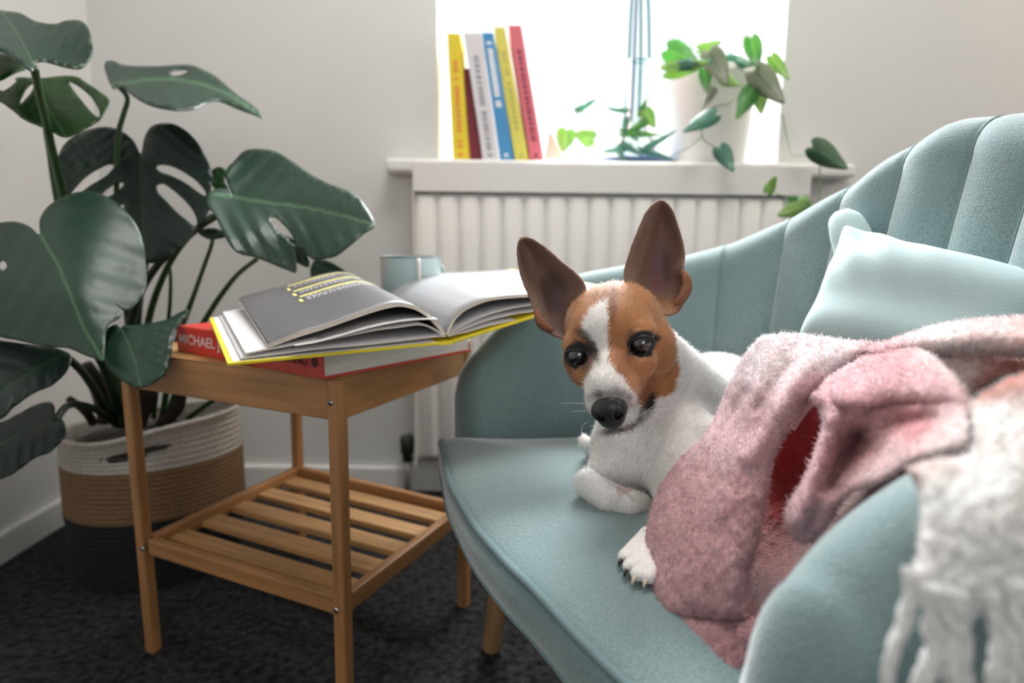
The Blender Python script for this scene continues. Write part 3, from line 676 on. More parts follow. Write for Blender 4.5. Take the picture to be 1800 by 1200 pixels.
# other foreleg reaching out from under the blanket, four toes
PZ = .3525
FD.cone(atY(1215, 905, .600), atY(1160, 955, .573), .025, .016, .015)
toes = [((1137, 938), (1098, 978)), ((1141, 954), (1107, 995)), ((1152, 968), (1121, 1008)), ((1166, 980), (1141, 1013))]
for k, (a, b_) in enumerate(toes):
    A_, B_ = atZ(*a, PZ + .008), atZ(*b_, PZ + .0035)
    FD.cone(A_, B_, .0064, .0060, .0016)
    FD.cone(atY(1165, 955, .573), A_, .0125, .0062, .003)
# hind paw showing behind the elbow
FD.cone(atY(1050, 800, .79), atY(1028, 776, .765), .011, .0075, .01)
# skull
EE = HB
FD.ell(H(0, .010, -.042), np.array([.047, .040, .050]) * K, EE, .012)
FD.ell(H(0, .016, -.012), np.array([.034, .024, .030]) * K, EE, .014)
for sx in (-1, 1):
    FD.ell(H(sx * .031, -.018, -.036), np.array([.024, .029, .031]) * K, EE, .014)
    FD.ell(H(sx * .027, .009, -.002), np.array([.017, .011, .015]) * K, EE, .012)         # brow
    FD.ell(H(sx * .024, -.016, .006), np.array([.015, .014, .022]) * K, EE, .012)          # below the eye
nz_l = nl[2]
FD.cone(H(0, -.010, -.002), H(0, -.0165, nz_l - .018), .0235 * K, .0150 * K, .014)          # bridge
FD.cone(H(0, -.022, .002), H(0, -.0265, nz_l - .018), .0235 * K, .0150 * K, .012)
for sx in (-1, 1): FD.cone(H(sx * .011, -.026, .016), H(sx * .0085, -.0285, nz_l - .016), .0155 * K, .0125 * K, .010)   # lips
FD.cone(H(0, -.040, -.02), H(0, -.0405, nz_l - .024), .017 * K, .0095 * K, .005)            # lower jaw
FD.cone(H(0, -.036, -.04), H(0, -.045, -.03), .026 * K, .022 * K, .014)
# mouth line and eye sockets
for sx in (-1, 1):
    pts = [(.0, -.0405, nz_l - .006), (.0115, -.0395, nz_l - .013), (.0185, -.0375, nz_l - .028), (.0235, -.033, nz_l - .045), (.0265, -.026, nz_l - .056)]
    for p, q in zip(pts, pts[1:]): FD.cone(H(sx * p[0], *p[1:]), H(sx * q[0], *q[1:]), .0012, .0014, .002, 'cut')
eye_c = [H(-.0300, 0, .0035), H(.0300, 0, .0035)]
for c in eye_c: FD.ell(c + HB[:, 2] * .0105 * K, (.0098 * K,) * 3, None, .004, 'cut')
for c, sx in zip(eye_c, (-1, 1)): FD.ell(H(sx * .0185, -.0045, .0125), np.array([.005, .0028, .006]) * K, EE, .003, 'cut')
DV, DF = FD.mesh(2)
dog_me = mesh_of(DV, DF); print('dog verts', len(DV))
nrm = np.zeros(len(DV) * 3, np.float32); dog_me.vertices.foreach_get('normal', nrm); DNm = nrm.reshape(-1, 3)

# coat pattern
lin = lambda r, g, b: np.array([((c / 255 + .055) / 1.055) ** 2.4 if c > 10 else c / 255 / 12.92 for c in (r, g, b)])
WHITE, TAN, TAN2, DARK, BLK, PINK, RED = np.array([.90, .865, .84]), np.array([.52, .235, .092]), np.array([.32, .115, .045]), np.array([.075, .040, .030]), np.array([.012, .011, .012]), np.array([.62, .38, .33]), np.array([.36, .11, .04])
L3 = ((DV - hM) @ HB) / K
dx, dy = to_px(DV)
def sstep(x, a, b): t = np.clip((x - a) / (b - a), 0, 1); return t * t * (3 - 2 * t)
def hashn(x, y, s=1.): return (np.sin(x * 12.9898 * s + y * 78.233 * s) * 43758.5453) % 1.0
jit = (hashn(np.round(dx, 1), np.round(dy, 1)) - .5)
jx, jy = dx + jit * 5, dy + (hashn(np.round(dy, 1), np.round(dx, 1)) - .5) * 5
right_tan = [(1065, 500), (1067, 530), (1068, 575), (1069, 612), (1071, 640), (1079, 652), (1093, 664), (1106, 684), (1120, 702), (1130, 716), (1141, 716), (1146, 704), (1156, 700), (1172, 697), (1184, 684), (1192, 660), (1200, 620), (1200, 560), (1240, 500), (1240, 430), (1066, 430)]
left_tan = [(1066, 430), (1066, 526), (1048, 535), (1034, 552), (1023, 574), (1028, 590), (1036, 603), (1044, 622), (1046, 640), (1036, 655), (1027, 668), (1021, 686), (1012, 688), (980, 660), (940, 600), (930, 500), (930, 430)]
front = (DNm @ unit(CO - hM)) > -.25
isH = (L3[:, 2] > -.075) & (L3[:, 1] > -.05) & (np.abs(L3[:, 0]) < .075)
w_tan = np.zeros(len(DV))
for poly in (right_tan, left_tan):
    ins = in_poly(jx, jy, poly); w_tan = np.maximum(w_tan, np.where(ins, 1, 0))
headm = (L3[:, 2] > -.082) & (np.linalg.norm(L3 - np.array([0, 0, -.03]), axis=1) < .115)
w_tan = np.where(front, w_tan, ((L3[:, 1] > -.030) & (L3[:, 2] < .02)).astype(float)) * headm
edge_white = (dx > 1184) & (dy > 560) & (L3[:, 2] < -.045); w_tan[edge_white] = 0
col = WHITE[None] * (1 - w_tan)[:, None] + TAN[None] * w_tan[:, None]
def blot(px, py, rx, ry, ang, colr, strength=1., soft=.5, mask=None, jag=1.0):
    c, s = math.cos(math.radians(ang)), math.sin(math.radians(ang)); X = (jx * jag + dx * (1 - jag) - px); Y_ = (jy * jag + dy * (1 - jag) - py)
    q = np.sqrt(((X * c + Y_ * s) / rx) ** 2 + ((-X * s + Y_ * c) / ry) ** 2); w = (1 - sstep(q, 1 - soft, 1 + soft)) * strength * headm * front
    if mask is not None: w = w * mask
    global col; col = col * (1 - w)[:, None] + colr[None] * w[:, None]
tanm = w_tan > .5
blot(1076, 537, 8, 32, 0, TAN2 * .7, .75, .5, tanm); blot(1062, 520, 26, 9, -8, TAN2, .6)
blot(1107, 588, 7, 13, 18, DARK, .55, .6); blot(1098, 640, 16, 40, 20, TAN2, .5, .6, tanm); blot(1110, 632, 14, 8, -20, RED * .8, .7, .6)
blot(1143, 572, 26, 14, 12, TAN * 1.15, .5, .8); blot(1150, 655, 26, 26, 0, TAN * 1.15, .5, .8)
blot(1043, 615, 9, 26, -22, DARK, .9, .4); blot(1026, 588, 14, 7, 35, DARK, .8, .5); blot(1030, 640, 12, 16, 30, DARK, .75, .6)
blot(1004, 655, 11, 26, -25, TAN2, .5, .8); blot(1140, 690, 13, 20, 25, TAN2, .6, .6, tanm)
blot(1131, 718, 5, 26, 24, DARK, .8, .5); blot(1143, 710, 8.5, 19, 14, BLK, 1, .3)
blot(1120, 745, 20, 5, -35, DARK, .7, .6); blot(1072, 697, 30, 12, -6, np.array([.10, .085, .085]), .72, .6); blot(1053, 694, 6, 9, 10, DARK, .6, .5); blot(1099, 705, 12, 10, 30, np.array([.14, .12, .12]), .6, .6)
blot(1080, 757, 24, 6, -6, BLK * 1.5, .92, .5); blot(1108, 750, 14, 5, -28, np.array([.20, .10, .10]), .8, .6)
spk = (hashn(np.round(L3[:, 0], 4) * 900, np.round(L3[:, 1], 4) * 900) > .94) & headm & (L3[:, 2] > .03) & (dy > 690) & front; col[spk] = col[spk] * .45
for c, ang, (rx_, ry_) in zip(eye_c, (-8, -22), ((23, 25), (24, 17))):
    ex, ey = to_px(c + HB[:, 2] * .006); d_ = np.linalg.norm(DV - (c + HB[:, 2] * .006 * K), axis=1); w = (1 - sstep(d_, .0125 * K, .0150 * K))[:, None]; col = col * (1 - w) + BLK * 1.3 * w
blot(1113, 616, 15, 7, -42, BLK, 1, .35); blot(1152, 595, 9, 5, 20, BLK, 1, .35); blot(1128, 601, 27, 20, -25, BLK, 1, .12, jag=.25); blot(1016, 622, 22, 23, 10, BLK, 1, .12, jag=.25); blot(1042, 618, 8, 13, 20, BLK, .85, .5)
# pink skin and toes, then shade painted along the foreleg crease
pw = (np.linalg.norm(DV - atY(1096, 866, .63), axis=1) < .009); col[pw] = col[pw] * .4 + PINK * .6
for (a, b_) in toes:
    tip = atZ(*b_, PZ + .001); w = (1 - sstep(np.linalg.norm(DV - tip, axis=1), .004, .011))[:, None] * .6; col = col * (1 - w) + np.array([.42, .25, .20]) * w
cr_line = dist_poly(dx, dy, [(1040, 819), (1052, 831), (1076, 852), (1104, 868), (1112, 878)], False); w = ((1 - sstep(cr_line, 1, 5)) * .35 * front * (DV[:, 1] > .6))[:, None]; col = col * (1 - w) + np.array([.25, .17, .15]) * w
under = sstep(DNm[:, 2], -.9, -.3)[:, None]
color_attr(dog_me, 'coat', np.clip(col, 0, 1))
dog = thing('dog', 'white and tan short-haired terrier with upright ears lying on the armchair seat', 'dog', atY(1180, 850, .68) * [1, 1, 0] + [0, 0, .352])
coat_m = mat('dog_coat', vcol='coat', rough=.75, noise=(900, .16, (1, 1, .35)), bump=(1100, .35, .0006), sheen=.3, sub=.03)
dbody = link('body', dog_me, dog, coat_m)

# eyes: glossy dark ball with a brown iris ring
eye_m = bpy.data.materials.new('dog_eye'); eye_m.use_nodes = True; b = eye_m.node_tree.nodes['Principled BSDF']
b.inputs['Base Color'].default_value = (.010, .008, .008, 1); b.inputs['Roughness'].default_value = .04; b.inputs['Coat Weight'].default_value = 1; b.inputs['Specular IOR Level'].default_value = .8
iris_m = mat('dog_iris', (.035, .014, .008), .3); lid_m = mat('eyelid_skin', (.012, .010, .011), .4)
for c, sx in zip(eye_c, (-1, 1)):
    ec = c + HB[:, 2] * .0005 * K; r = .0116 * K
    A = np.linspace(0, 2 * math.pi, 40, endpoint=False); prof = [(math.sin(t) * r, math.cos(t) * r * 1.02) for t in np.linspace(0.001, math.pi, 22)]
    gaze = unit(CO - ec + np.array([-.06, 0, .02])); g1_ = unit(np.cross(gaze, hU)); g2_ = np.cross(g1_, gaze)
    P = np.array([[ec + g1_ * (q * math.cos(a)) + g2_ * (q * math.sin(a)) + gaze * w for a in A] for q, w in prof])
    eo = link('eye', fix_normals(grid_me(P, close_v=True)), dog, eye_m)
    # lids: dark rim following an almond round the eyeball
    rim = []
    for a in np.linspace(0, 2 * math.pi, 48, endpoint=False):
        lx, ly = math.cos(a) * .0108, math.sin(a) * (.0086 if math.sin(a) > 0 else .0078); lx *= (1.0 + .12 * (math.cos(a) * -sx > .6)); tw = math.radians(14) * sx
        X_, Y2 = lx * math.cos(tw) - ly * math.sin(tw), lx * math.sin(tw) + ly * math.cos(tw)
        zz = math.sqrt(max((.0112 * 1.03) ** 2 - min(X_ ** 2 + Y2 ** 2, .0112 ** 2 * .98), 1e-8)); rim.append(ec + HB @ (np.array([X_, Y2, zz * 1.0]) * K))
    rim = np.array(rim + [rim[0]]); link('eyelid', tube_me(rim, .0021 * K, 8, 1), eo, lid_m)

# nose leather
NF_ = Field(nose_w - .03, nose_w + .03, .0009); nc = lambda x, y, z: nose_w + HB @ (np.array([x, y, z]) * K)
NF_.ell(nc(0, .0005, -.0075), np.array([.0150, .0125, .0130]) * K, EE, .004); NF_.ell(nc(0, -.007, -.004), np.array([.0120, .0112, .0100]) * K, EE, .006)
for sx in (-1, 1):
    NF_.ell(nc(sx * .0095, -.0005, -.0025), np.array([.0062, .0072, .0072]) * K, EE, .003)
    NF_.ell(nc(sx * .0078, -.0045, .0045), np.array([.0038, .0034, .0070]) * K, EE, .0012, 'cut'); NF_.cone(nc(sx * .0095, -.0030, .0035), nc(sx * .0150, -.0052, -.003), .0010 * K, .0008 * K, .001, 'cut')
NF_.cone(nc(0, -.002, .0062), nc(0, -.017, .0), .0006 * K, .0007 * K, .0012, 'cut')
nv, nfc = NF_.mesh(1); nose_m = mat('nose_leather', (.009, .009, .010), .36, noise=(900, .3), bump=(1500, .45, .0004), spec=.6)
link('nose', mesh_of(nv, nfc), dog, nose_m)

# claws
claw_dark, claw_pale = mat('dark_claw', (.02, .015, .015), .3), mat('pale_claw', (.62, .50, .38), .35)
for (a, b_), cm in zip(toes, (claw_dark, claw_dark, claw_pale, claw_pale)):
    A_, B_ = atZ(*a, PZ + .006), atZ(*b_, PZ + .003); d = unit(B_ - A_)
    p0 = B_ + d * .0055; link('claw', tube_me([p0, p0 + d * .004 + [0, 0, -.0008], p0 + d * .0052 + [0, 0, -.0034]], [.0019, .0015, .0005], 8, 3), dog, cm)

# ears
def ear(outline, Yfn, depth, colfn, name, res=3.2, thick=.0028):
    P, T, so = patch2d(outline, res, n=5); dd = dist_poly(P[:, 0], P[:, 1], so); y = Yfn(P[:, 0], P[:, 1]) + depth * (1 - np.exp(-dd / 16)) 
    V = atY(P[:, 0], P[:, 1], y); me = mesh_of(V, T); fix_normals(me)
    if np.mean([p.normal.y for p in me.polygons]) > 0: me.flip_normals()
    color_attr(me, 'coat', colfn(P[:, 0], P[:, 1], dd)); o = link(name, me, dog, ear_m); mod(o, 'SOLIDIFY', thickness=thick, offset=-1); mod(o, 'SUBSURF', levels=1, render_levels=1)
    return V, me
ear_m = mat('ear_coat', vcol='coat', rough=.7, noise=(700, .22, (1, 1, .3)), bump=(1000, .5, .0008), sheen=.4, trans=.10)
EARC, EARD, EARP, EART = np.array([.27, .15, .105]), np.array([.11, .066, .062]), np.array([.27, .155, .16]), np.array([.50, .35, .25])  # dark inner fur tone also paints the depth shade of the ear hollows
def mixc(a, b, w): w = w[:, None]; return a * (1 - w) + b * w
left_ear = [(913, 428), (920, 420), (932, 421), (948, 430), (966, 444), (986, 462), (1004, 476), (1017, 488), (1026, 503), (1029, 520), (1032, 545), (1025, 575), (1006, 598), (990, 594), (978, 589), (964, 583), (952, 576), (944, 566), (941, 545), (934, 525), (925, 503), (917, 480), (912, 452)]
right_ear = [(1161, 355), (1171, 360), (1181, 374), (1189, 398), (1197, 424), (1201, 450), (1199, 474), (1207, 485), (1211, 498), (1208, 513), (1199, 532), (1188, 548), (1165, 552), (1135, 540), (1112, 522), (1102, 500), (1100, 478), (1105, 458), (1113, 433), (1124, 405), (1136, 378), (1149, 361)]
def lcol(x, y, dd):
    c = np.tile(EARC, (len(x), 1)); c = mixc(c, EARD, (1 - sstep(np.hypot((x - 975) / 30, (y - 515) / 48), .5, 1.1)) * .85); c = mixc(c, EARP * .8, (1 - sstep(np.hypot((x - 985) / 18, (y - 535) / 26), .4, 1.2)) * .7)
    c = mixc(c, EART, (1 - sstep(abs((x - 940) - (y - 500) * .25), 3, 14)) * .35); c = mixc(c, EARD, sstep(y, 555, 580) * .6); return mixc(c, EARC * 1.1, (1 - sstep(dd, 1, 6)) * .6)
def rcol(x, y, dd):
    c = np.tile(EARC * 1.1, (len(x), 1)); c = mixc(c, EARP, (1 - sstep(np.hypot((x - 1160) / 24, (y - 470) / 52), .5, 1.1)) * .9); c = mixc(c, EARD, (1 - sstep(np.hypot((x - 1172) / 12, (y - 470) / 40), .3, 1.2)) * .6)
    c = mixc(c, EART, (1 - sstep(abs((x - 1128) - (440 - y) * .3), 3, 12)) * .4 * (y < 510)); c = mixc(c, EARP * np.array([1.2, .8, .8]), (1 - sstep(np.hypot((x - 1155) / 14, (y - 500) / 20), .3, 1.2)) * .7)
    c = mixc(c, TAN, sstep(y, 515, 540) * .7); return mixc(c, EARC, (1 - sstep(dd, 1, 6)) * .6)
yl = rbf([(915, 425, .700), (945, 570, .668), (1028, 510, .668), (1005, 595, .658), (970, 500, .686), (1030, 560, .660)]); yr = rbf([(1160, 355, .690), (1101, 480, .668), (1209, 498, .668), (1150, 545, .655), (1192, 545, .664), (1198, 440, .684), (1120, 415, .680)])
earV = [ear(left_ear, yl, .022, lcol, 'ear'), ear(right_ear, yr, .026, rcol, 'ear')]
# small cutaneous pocket folds on the outer margins
link('ear_fold', tube_me([atY(1199, 476, .672), atY(1207, 490, .666), atY(1207, 508, .663), atY(1198, 526, .660), atY(1186, 536, .660)], [.002, .0045, .0052, .0045, .002], 10, 4), dog, mat('ear_fold_fur', (.24, .10, .05), .8, noise=(600, .3)))
link('ear_fold', tube_me([atY(943, 545, .672), atY(947, 558, .668), atY(957, 572, .664), atY(972, 582, .662)], [.002, .004, .0042, .002], 10, 4), dog, MATS['ear_fold_fur'])

# fur: short strands as slivers of mesh, lying back along the body
def fur(name, V, Nr, C, count, length, width, flow, parent, m, lift=.35, prob=None, curl=.25):
    n = len(V); p = None if prob is None else prob / prob.sum(); idx = RNG.choice(n, count, p=p)
    base = V[idx] + RNG.normal(0, .0009, (count, 3)); nn = Nr[idx]; fl = flow(V[idx], nn); fl = fl - nn * (fl * nn).sum(1)[:, None]; fl /= np.linalg.norm(fl, axis=1)[:, None] + 1e-9
    fl = fl + RNG.normal(0, curl, (count, 3)); d = fl + nn * lift; d /= np.linalg.norm(d, axis=1)[:, None]
    L_ = length * RNG.uniform(.6, 1.25, count)[:, None]; side = np.cross(d, nn + RNG.normal(0, .2, (count, 3))); side /= np.linalg.norm(side, axis=1)[:, None] + 1e-9
    base = base - nn * .0006; mid = base + d * L_ * .55; tip = base + d * L_ - nn * L_ * .12
    W = width / 2; Vv = np.stack([base - side * W, base + side * W, mid + side * W * .8, mid - side * W * .8, tip], 1).reshape(-1, 3)
    o5 = np.arange(count)[:, None] * 5; quads = (o5 + np.array([0, 1, 2, 3])).tolist(); tris = (o5 + np.array([3, 2, 4])).tolist()
    me = bpy.data.meshes.new('fur'); me.from_pydata(Vv.tolist(), [], quads + tris)
    cc = C[idx] * RNG.uniform(.80, 1.16, count)[:, None]; color_attr(me, 'coat', np.repeat(np.clip(cc, 0, 1), 5, 0))
    me.polygons.foreach_set('use_smooth', [True] * len(me.polygons)); me.normals_split_custom_set_from_vertices(np.repeat(nn, 5, 0).tolist())
    o = link(name, me, parent, m, False); o['kind'] = 'stuff'; return o
fur_m = mat('dog_fur', vcol='coat', rough=.6, sheen=.2, trans=.12)
def dflow(P, n):
    l = ((P - hM) @ HB) / K; hd = np.linalg.norm(l - np.array([0, 0, -.03]), axis=1) < .10
    back = -HB[:, 2][None] + HB[:, 1][None] * .25 + HB[:, 0][None] * (np.sign(l[:, 0]) * .45)[:, None]
    return np.where(hd[:, None], back, np.array([.25, .55, -.55])[None])
facing = np.clip((DNm * (CO - DV) / np.linalg.norm(CO - DV, axis=1)[:, None]).sum(1) + .35, 0, 1) + .1
hd_ = np.linalg.norm(L3 - np.array([0, 0, -.01]), axis=1) < .10
skip = np.zeros(len(DV), bool)
for c in eye_c: skip |= np.linalg.norm(DV - (c + HB[:, 2] * .006 * K), axis=1) < .0152 * K
skip |= np.linalg.norm(DV - nose_w, axis=1) < .014
skip |= DV[:, 2] < .349; skip |= (DV[:, 1] < .595) & (DV[:, 2] < .385); skip |= dist_poly(dx, dy, [(1037, 817), (1050, 829), (1075, 850), (1104, 867)], False) < 5
short = np.clip(L3[:, 2] / .06, 0, 1) * hd_
fur('fur', DV, DNm, np.clip(col, 0, 1), 60000, .0046, .00034, dflow, dog, fur_m, prob=facing * hd_ * ~skip)
fur('fur', DV, DNm, np.clip(col, 0, 1), 50000, .0060, .00036, dflow, dog, fur_m, prob=facing * ~hd_ * ~skip, lift=.25)
for (V, me), cf, tipv in zip(earV, (lcol, rcol), (atY(915, 425, .70), atY(1161, 357, .69))):
    nn = np.zeros(len(V) * 3, np.float32); me.vertices.foreach_get('normal', nn); nn = nn.reshape(-1, 3); cx = np.zeros(len(V) * 4, np.float32); me.color_attributes['coat'].data.foreach_get('color', cx)
    fur('ear_fur', V, nn, cx.reshape(-1, 4)[:, :3] * 1.15, 11000, .0055, .0003, lambda P, n, t=tipv: (t - P) + RNG.normal(0, .01, P.shape), dog, fur_m, lift=.25)
# whiskers
whisk = []
for (x0, y0, y_), pts in [((1033, 712, .585), [(1020, 709), (1000, 708), (985, 709)]), ((1032, 742, .585), [(1024, 748), (1022, 765), (1026, 775)]), ((1031, 722, .585), [(1016, 722), (1004, 724)]), ((1140, 722, .59), [(1160, 719), (1182, 717)]), ((1142, 728, .59), [(1158, 732), (1172, 738)]), ((1118, 735, .59), [(1150, 712), (1165, 695)]), ((1110, 760, .585), [(1116, 775), (1118, 782)]), ((1105, 762, .585), [(1111, 775), (1113, 785)]), ((1135, 742, .59), [(1150, 752), (1162, 756)])]:
    whisk.append(tube_me([atY(x0, y0, y_)] + [atY(a, c, y_ - .004 * (k + 1)) for k, (a, c) in enumerate(pts)], [.00022, .0002, .0001], 4, 3))
for w_ in whisk: link('whisker', w_, dog, mat('whisker', (.75, .72, .70), .4))
# ------------------------------------------------------------------ throw blanket: brushed wool, pink fading to off-white
blanket = thing('throw_blanket', 'fluffy pink and off-white wool throw with fringe heaped over the chair arm beside the dog', 'blanket', atY(1450, 800, .42) * [1, 1, 0] + [0, 0, .36])
bl_m = mat('brushed_wool', vcol='dye_shade', rough=.95, noise=(420, .16), bump=(260, .7, .0022), sheen=.6, trans=.10)
fz_m = mat('wool_fuzz', vcol='dye_shade', rough=.9, sheen=.4, trans=.35)
PK, PKL, WT, RD = np.array([.62, .40, .42]), np.array([.70, .50, .50]), np.array([.88, .87, .85]), np.array([.42, .035, .03])
ZONES = [  # px, py, colour: wool dye with ridge highlights and fold shade painted in
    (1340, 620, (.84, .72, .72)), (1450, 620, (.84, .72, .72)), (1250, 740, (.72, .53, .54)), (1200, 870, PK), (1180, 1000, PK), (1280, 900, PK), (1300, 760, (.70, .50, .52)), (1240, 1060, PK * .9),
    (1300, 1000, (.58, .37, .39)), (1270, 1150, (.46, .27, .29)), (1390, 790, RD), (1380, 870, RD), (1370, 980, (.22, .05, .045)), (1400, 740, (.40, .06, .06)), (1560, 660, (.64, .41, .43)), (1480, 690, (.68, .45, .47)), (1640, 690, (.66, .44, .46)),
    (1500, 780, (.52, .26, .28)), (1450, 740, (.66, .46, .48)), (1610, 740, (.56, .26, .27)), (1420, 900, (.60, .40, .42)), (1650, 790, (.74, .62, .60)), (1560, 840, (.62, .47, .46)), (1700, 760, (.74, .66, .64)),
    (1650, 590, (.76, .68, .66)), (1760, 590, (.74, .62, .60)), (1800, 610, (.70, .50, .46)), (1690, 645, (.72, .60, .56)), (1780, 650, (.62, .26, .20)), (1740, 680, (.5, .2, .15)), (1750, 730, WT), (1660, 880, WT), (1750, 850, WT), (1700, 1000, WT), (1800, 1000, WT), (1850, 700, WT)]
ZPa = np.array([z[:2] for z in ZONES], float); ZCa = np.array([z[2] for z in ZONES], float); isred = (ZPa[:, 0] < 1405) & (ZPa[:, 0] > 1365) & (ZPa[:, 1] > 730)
def dye_shade(x, y, red=True):
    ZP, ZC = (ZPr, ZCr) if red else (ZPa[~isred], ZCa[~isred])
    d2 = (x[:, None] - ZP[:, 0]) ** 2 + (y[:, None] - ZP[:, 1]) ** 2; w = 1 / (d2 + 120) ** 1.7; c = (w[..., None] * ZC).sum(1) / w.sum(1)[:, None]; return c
ZPr = np.array([(1390, 790), (1380, 880), (1365, 960), (1350, 1060), (1400, 730), (1520, 880), (1450, 960)], float); ZCr = np.array([(.48, .035, .035), (.40, .03, .03), (.26, .07, .06), (.20, .07, .065), (.42, .05, .05), (.40, .26, .24), (.24, .12, .11)])  # red dye, with the shade inside the heap painted in as darker tones
def lump(x, y): return .0009 * (np.sin(x * .09 + 2 * np.sin(y * .05)) * np.sin(y * .08 + 1.5 * np.sin(x * .045))) + .0006 * np.sin(x * .23 + y * .05) * np.sin(y * .21)
def sheet(name, outline, ctrl, res=7, roll=.012, rollpx=14, thick=.005, parent=blanket, fuzz=0, colour=None, bumps=(), fl=.0033):
    """ctrl: (px, py, depth) points; bumps: ((px,py),(px,py),radius,height) ridges (+ towards the viewer)"""
    P, T, so = patch2d(outline, res, n=5); x, y = P[:, 0], P[:, 1]; dd = dist_poly(x, y, so)
    Yv = rbf(ctrl)(x, y) + roll * np.exp(-dd / rollpx) + lump(x, y)
    for a, b_, r, h in bumps:
        Yv = Yv - h * np.exp(-(dist_poly(x, y, [a, b_], False) / r) ** 2)
    V = atY(x, y, Yv); me = mesh_of(V, T); fix_normals(me); me.update()
    nn = np.zeros(len(V) * 3, np.float32); me.vertices.foreach_get('normal', nn); nn = nn.reshape(-1, 3)
    if (nn * (CO - V)).sum() < 0: me.flip_normals(); me.update(); nn = -nn
    c = dye_shade(x, y, name == 'inner_fold') if colour is None else np.tile(np.array(colour, float), (len(x), 1))
    n1 = np.sin(x * .31 + 3 * np.sin(y * .11)) * np.sin(y * .27 + 2 * np.sin(x * .13)); c = c * (1 + .10 * n1[:, None] + RNG.normal(0, .05, (len(x), 1)))
    c = np.clip(c * (1.0 if name in ('inner_fold', 'white_end') else np.array([1.10, 1.04, 1.06])), 0, .9); color_attr(me, 'dye_shade', c); o = link(name, me, parent, bl_m); mod(o, 'SOLIDIFY', thickness=thick, offset=-1); mod(o, 'SUBSURF', levels=1, render_levels=1)
    if fuzz:
        me.calc_loop_triangles()
        A = np.array([t.vertices[:] for t in me.loop_triangles]); ar = np.linalg.norm(np.cross(V[A[:, 1]] - V[A[:, 0]], V[A[:, 2]] - V[A[:, 0]]), axis=1); ti = RNG.choice(len(A), fuzz, p=ar / ar.sum())
        w = RNG.dirichlet((1, 1, 1), fuzz); BV = (V[A[ti]] * w[..., None]).sum(1); BN = (nn[A[ti]] * w[..., None]).sum(1); BN /= np.linalg.norm(BN, axis=1)[:, None]; BC = (c[A[ti]] * w[..., None]).sum(1)
        n0 = fuzz
        d = RNG.normal(0, 1, (n0, 3)); d -= BN * (d * BN).sum(1)[:, None]; d /= np.linalg.norm(d, axis=1)[:, None]; L_ = fl * RNG.uniform(.5, 1.5, n0)[:, None]; d2 = d + BN * RNG.uniform(.1, .8, (n0, 1)); d3 = d + RNG.normal(0, .7, (n0, 3)) + BN * .1
        s_ = np.cross(d, BN) * .00022; p0 = BV - BN * .0006; p1 = p0 + d2 * L_ * .5; p2 = p1 + d3 * L_ * .5
        Vv = np.stack([p0 - s_, p0 + s_, p1 + s_, p1 - s_, p2], 1).reshape(-1, 3); o5 = np.arange(n0)[:, None] * 5
        fm = bpy.data.meshes.new('fuzz'); fm.from_pydata(Vv.tolist(), [], (o5 + np.array([0, 1, 2, 3])).tolist() + (o5 + np.array([3, 2, 4])).tolist())
        color_attr(fm, 'dye_shade', np.clip(np.repeat(BC * RNG.uniform(.7, 1.45, n0)[:, None], 5, 0), 0, .95)); fm.polygons.foreach_set('use_smooth', [True] * len(fm.polygons)); fm.normals_split_custom_set_from_vertices(np.repeat(BN, 5, 0).tolist())
        fo = link('wool_fuzz', fm, o, fz_m, False); fo['kind'] = 'stuff'
    return o
# back drape that lies over the cushion (upper roll, lower roll)
sheet('upper_fold', [(1520, 612), (1560, 597), (1600, 583), (1650, 569), (1700, 561), (1750, 557), (1810, 553), (1900, 548), (1900, 632), (1810, 632), (1760, 628), (1720, 626), (1660, 622), (1600, 622), (1550, 632)],
      [(1530, 615, .485), (1600, 600, .470), (1700, 590, .445), (1800, 590, .425), (1900, 590, .41), (1720, 625, .435), (1800, 632, .415), (1700, 561, .47), (1900, 550, .44)], roll=.022, rollpx=16, fuzz=9000)
sheet('lower_fold', [(1580, 600), (1640, 606), (1720, 612), (1800, 618), (1900, 620), (1900, 652), (1800, 654), (1765, 662), (1730, 682), (1690, 700), (1660, 690), (1620, 650)],
      [(1590, 605, .480), (1700, 620, .462), (1800, 625, .45), (1900, 630, .44), (1640, 660, .455), (1700, 680, .44), (1800, 650, .435)], roll=.015, rollpx=14, fuzz=4000)
# dark red inside of the heap, seen in the gap
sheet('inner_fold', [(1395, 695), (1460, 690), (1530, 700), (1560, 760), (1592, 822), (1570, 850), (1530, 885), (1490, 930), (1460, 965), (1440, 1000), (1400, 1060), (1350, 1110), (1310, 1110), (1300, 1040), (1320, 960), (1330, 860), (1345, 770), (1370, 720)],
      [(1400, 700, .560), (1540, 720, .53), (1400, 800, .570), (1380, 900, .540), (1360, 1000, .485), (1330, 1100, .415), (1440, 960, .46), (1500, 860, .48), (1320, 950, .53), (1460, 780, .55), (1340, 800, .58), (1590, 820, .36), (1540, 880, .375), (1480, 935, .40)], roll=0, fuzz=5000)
# corner that trails on the seat
sheet('trailing_corner', [(1150, 1075), (1200, 1085), (1260, 1090), (1330, 1085), (1390, 1060), (1370, 1090), (1345, 1120), (1320, 1150), (1298, 1180), (1280, 1190), (1262, 1184), (1240, 1166), (1210, 1140), (1178, 1118)],
      [(1155, 1085, .452), (1260, 1090, .425), (1345, 1080, .410), (1200, 1130, .428), (1280, 1188, .3895), (1330, 1140, .400), (1260, 1140, .408)], roll=.004, rollpx=10, thick=.006, fuzz=5000)
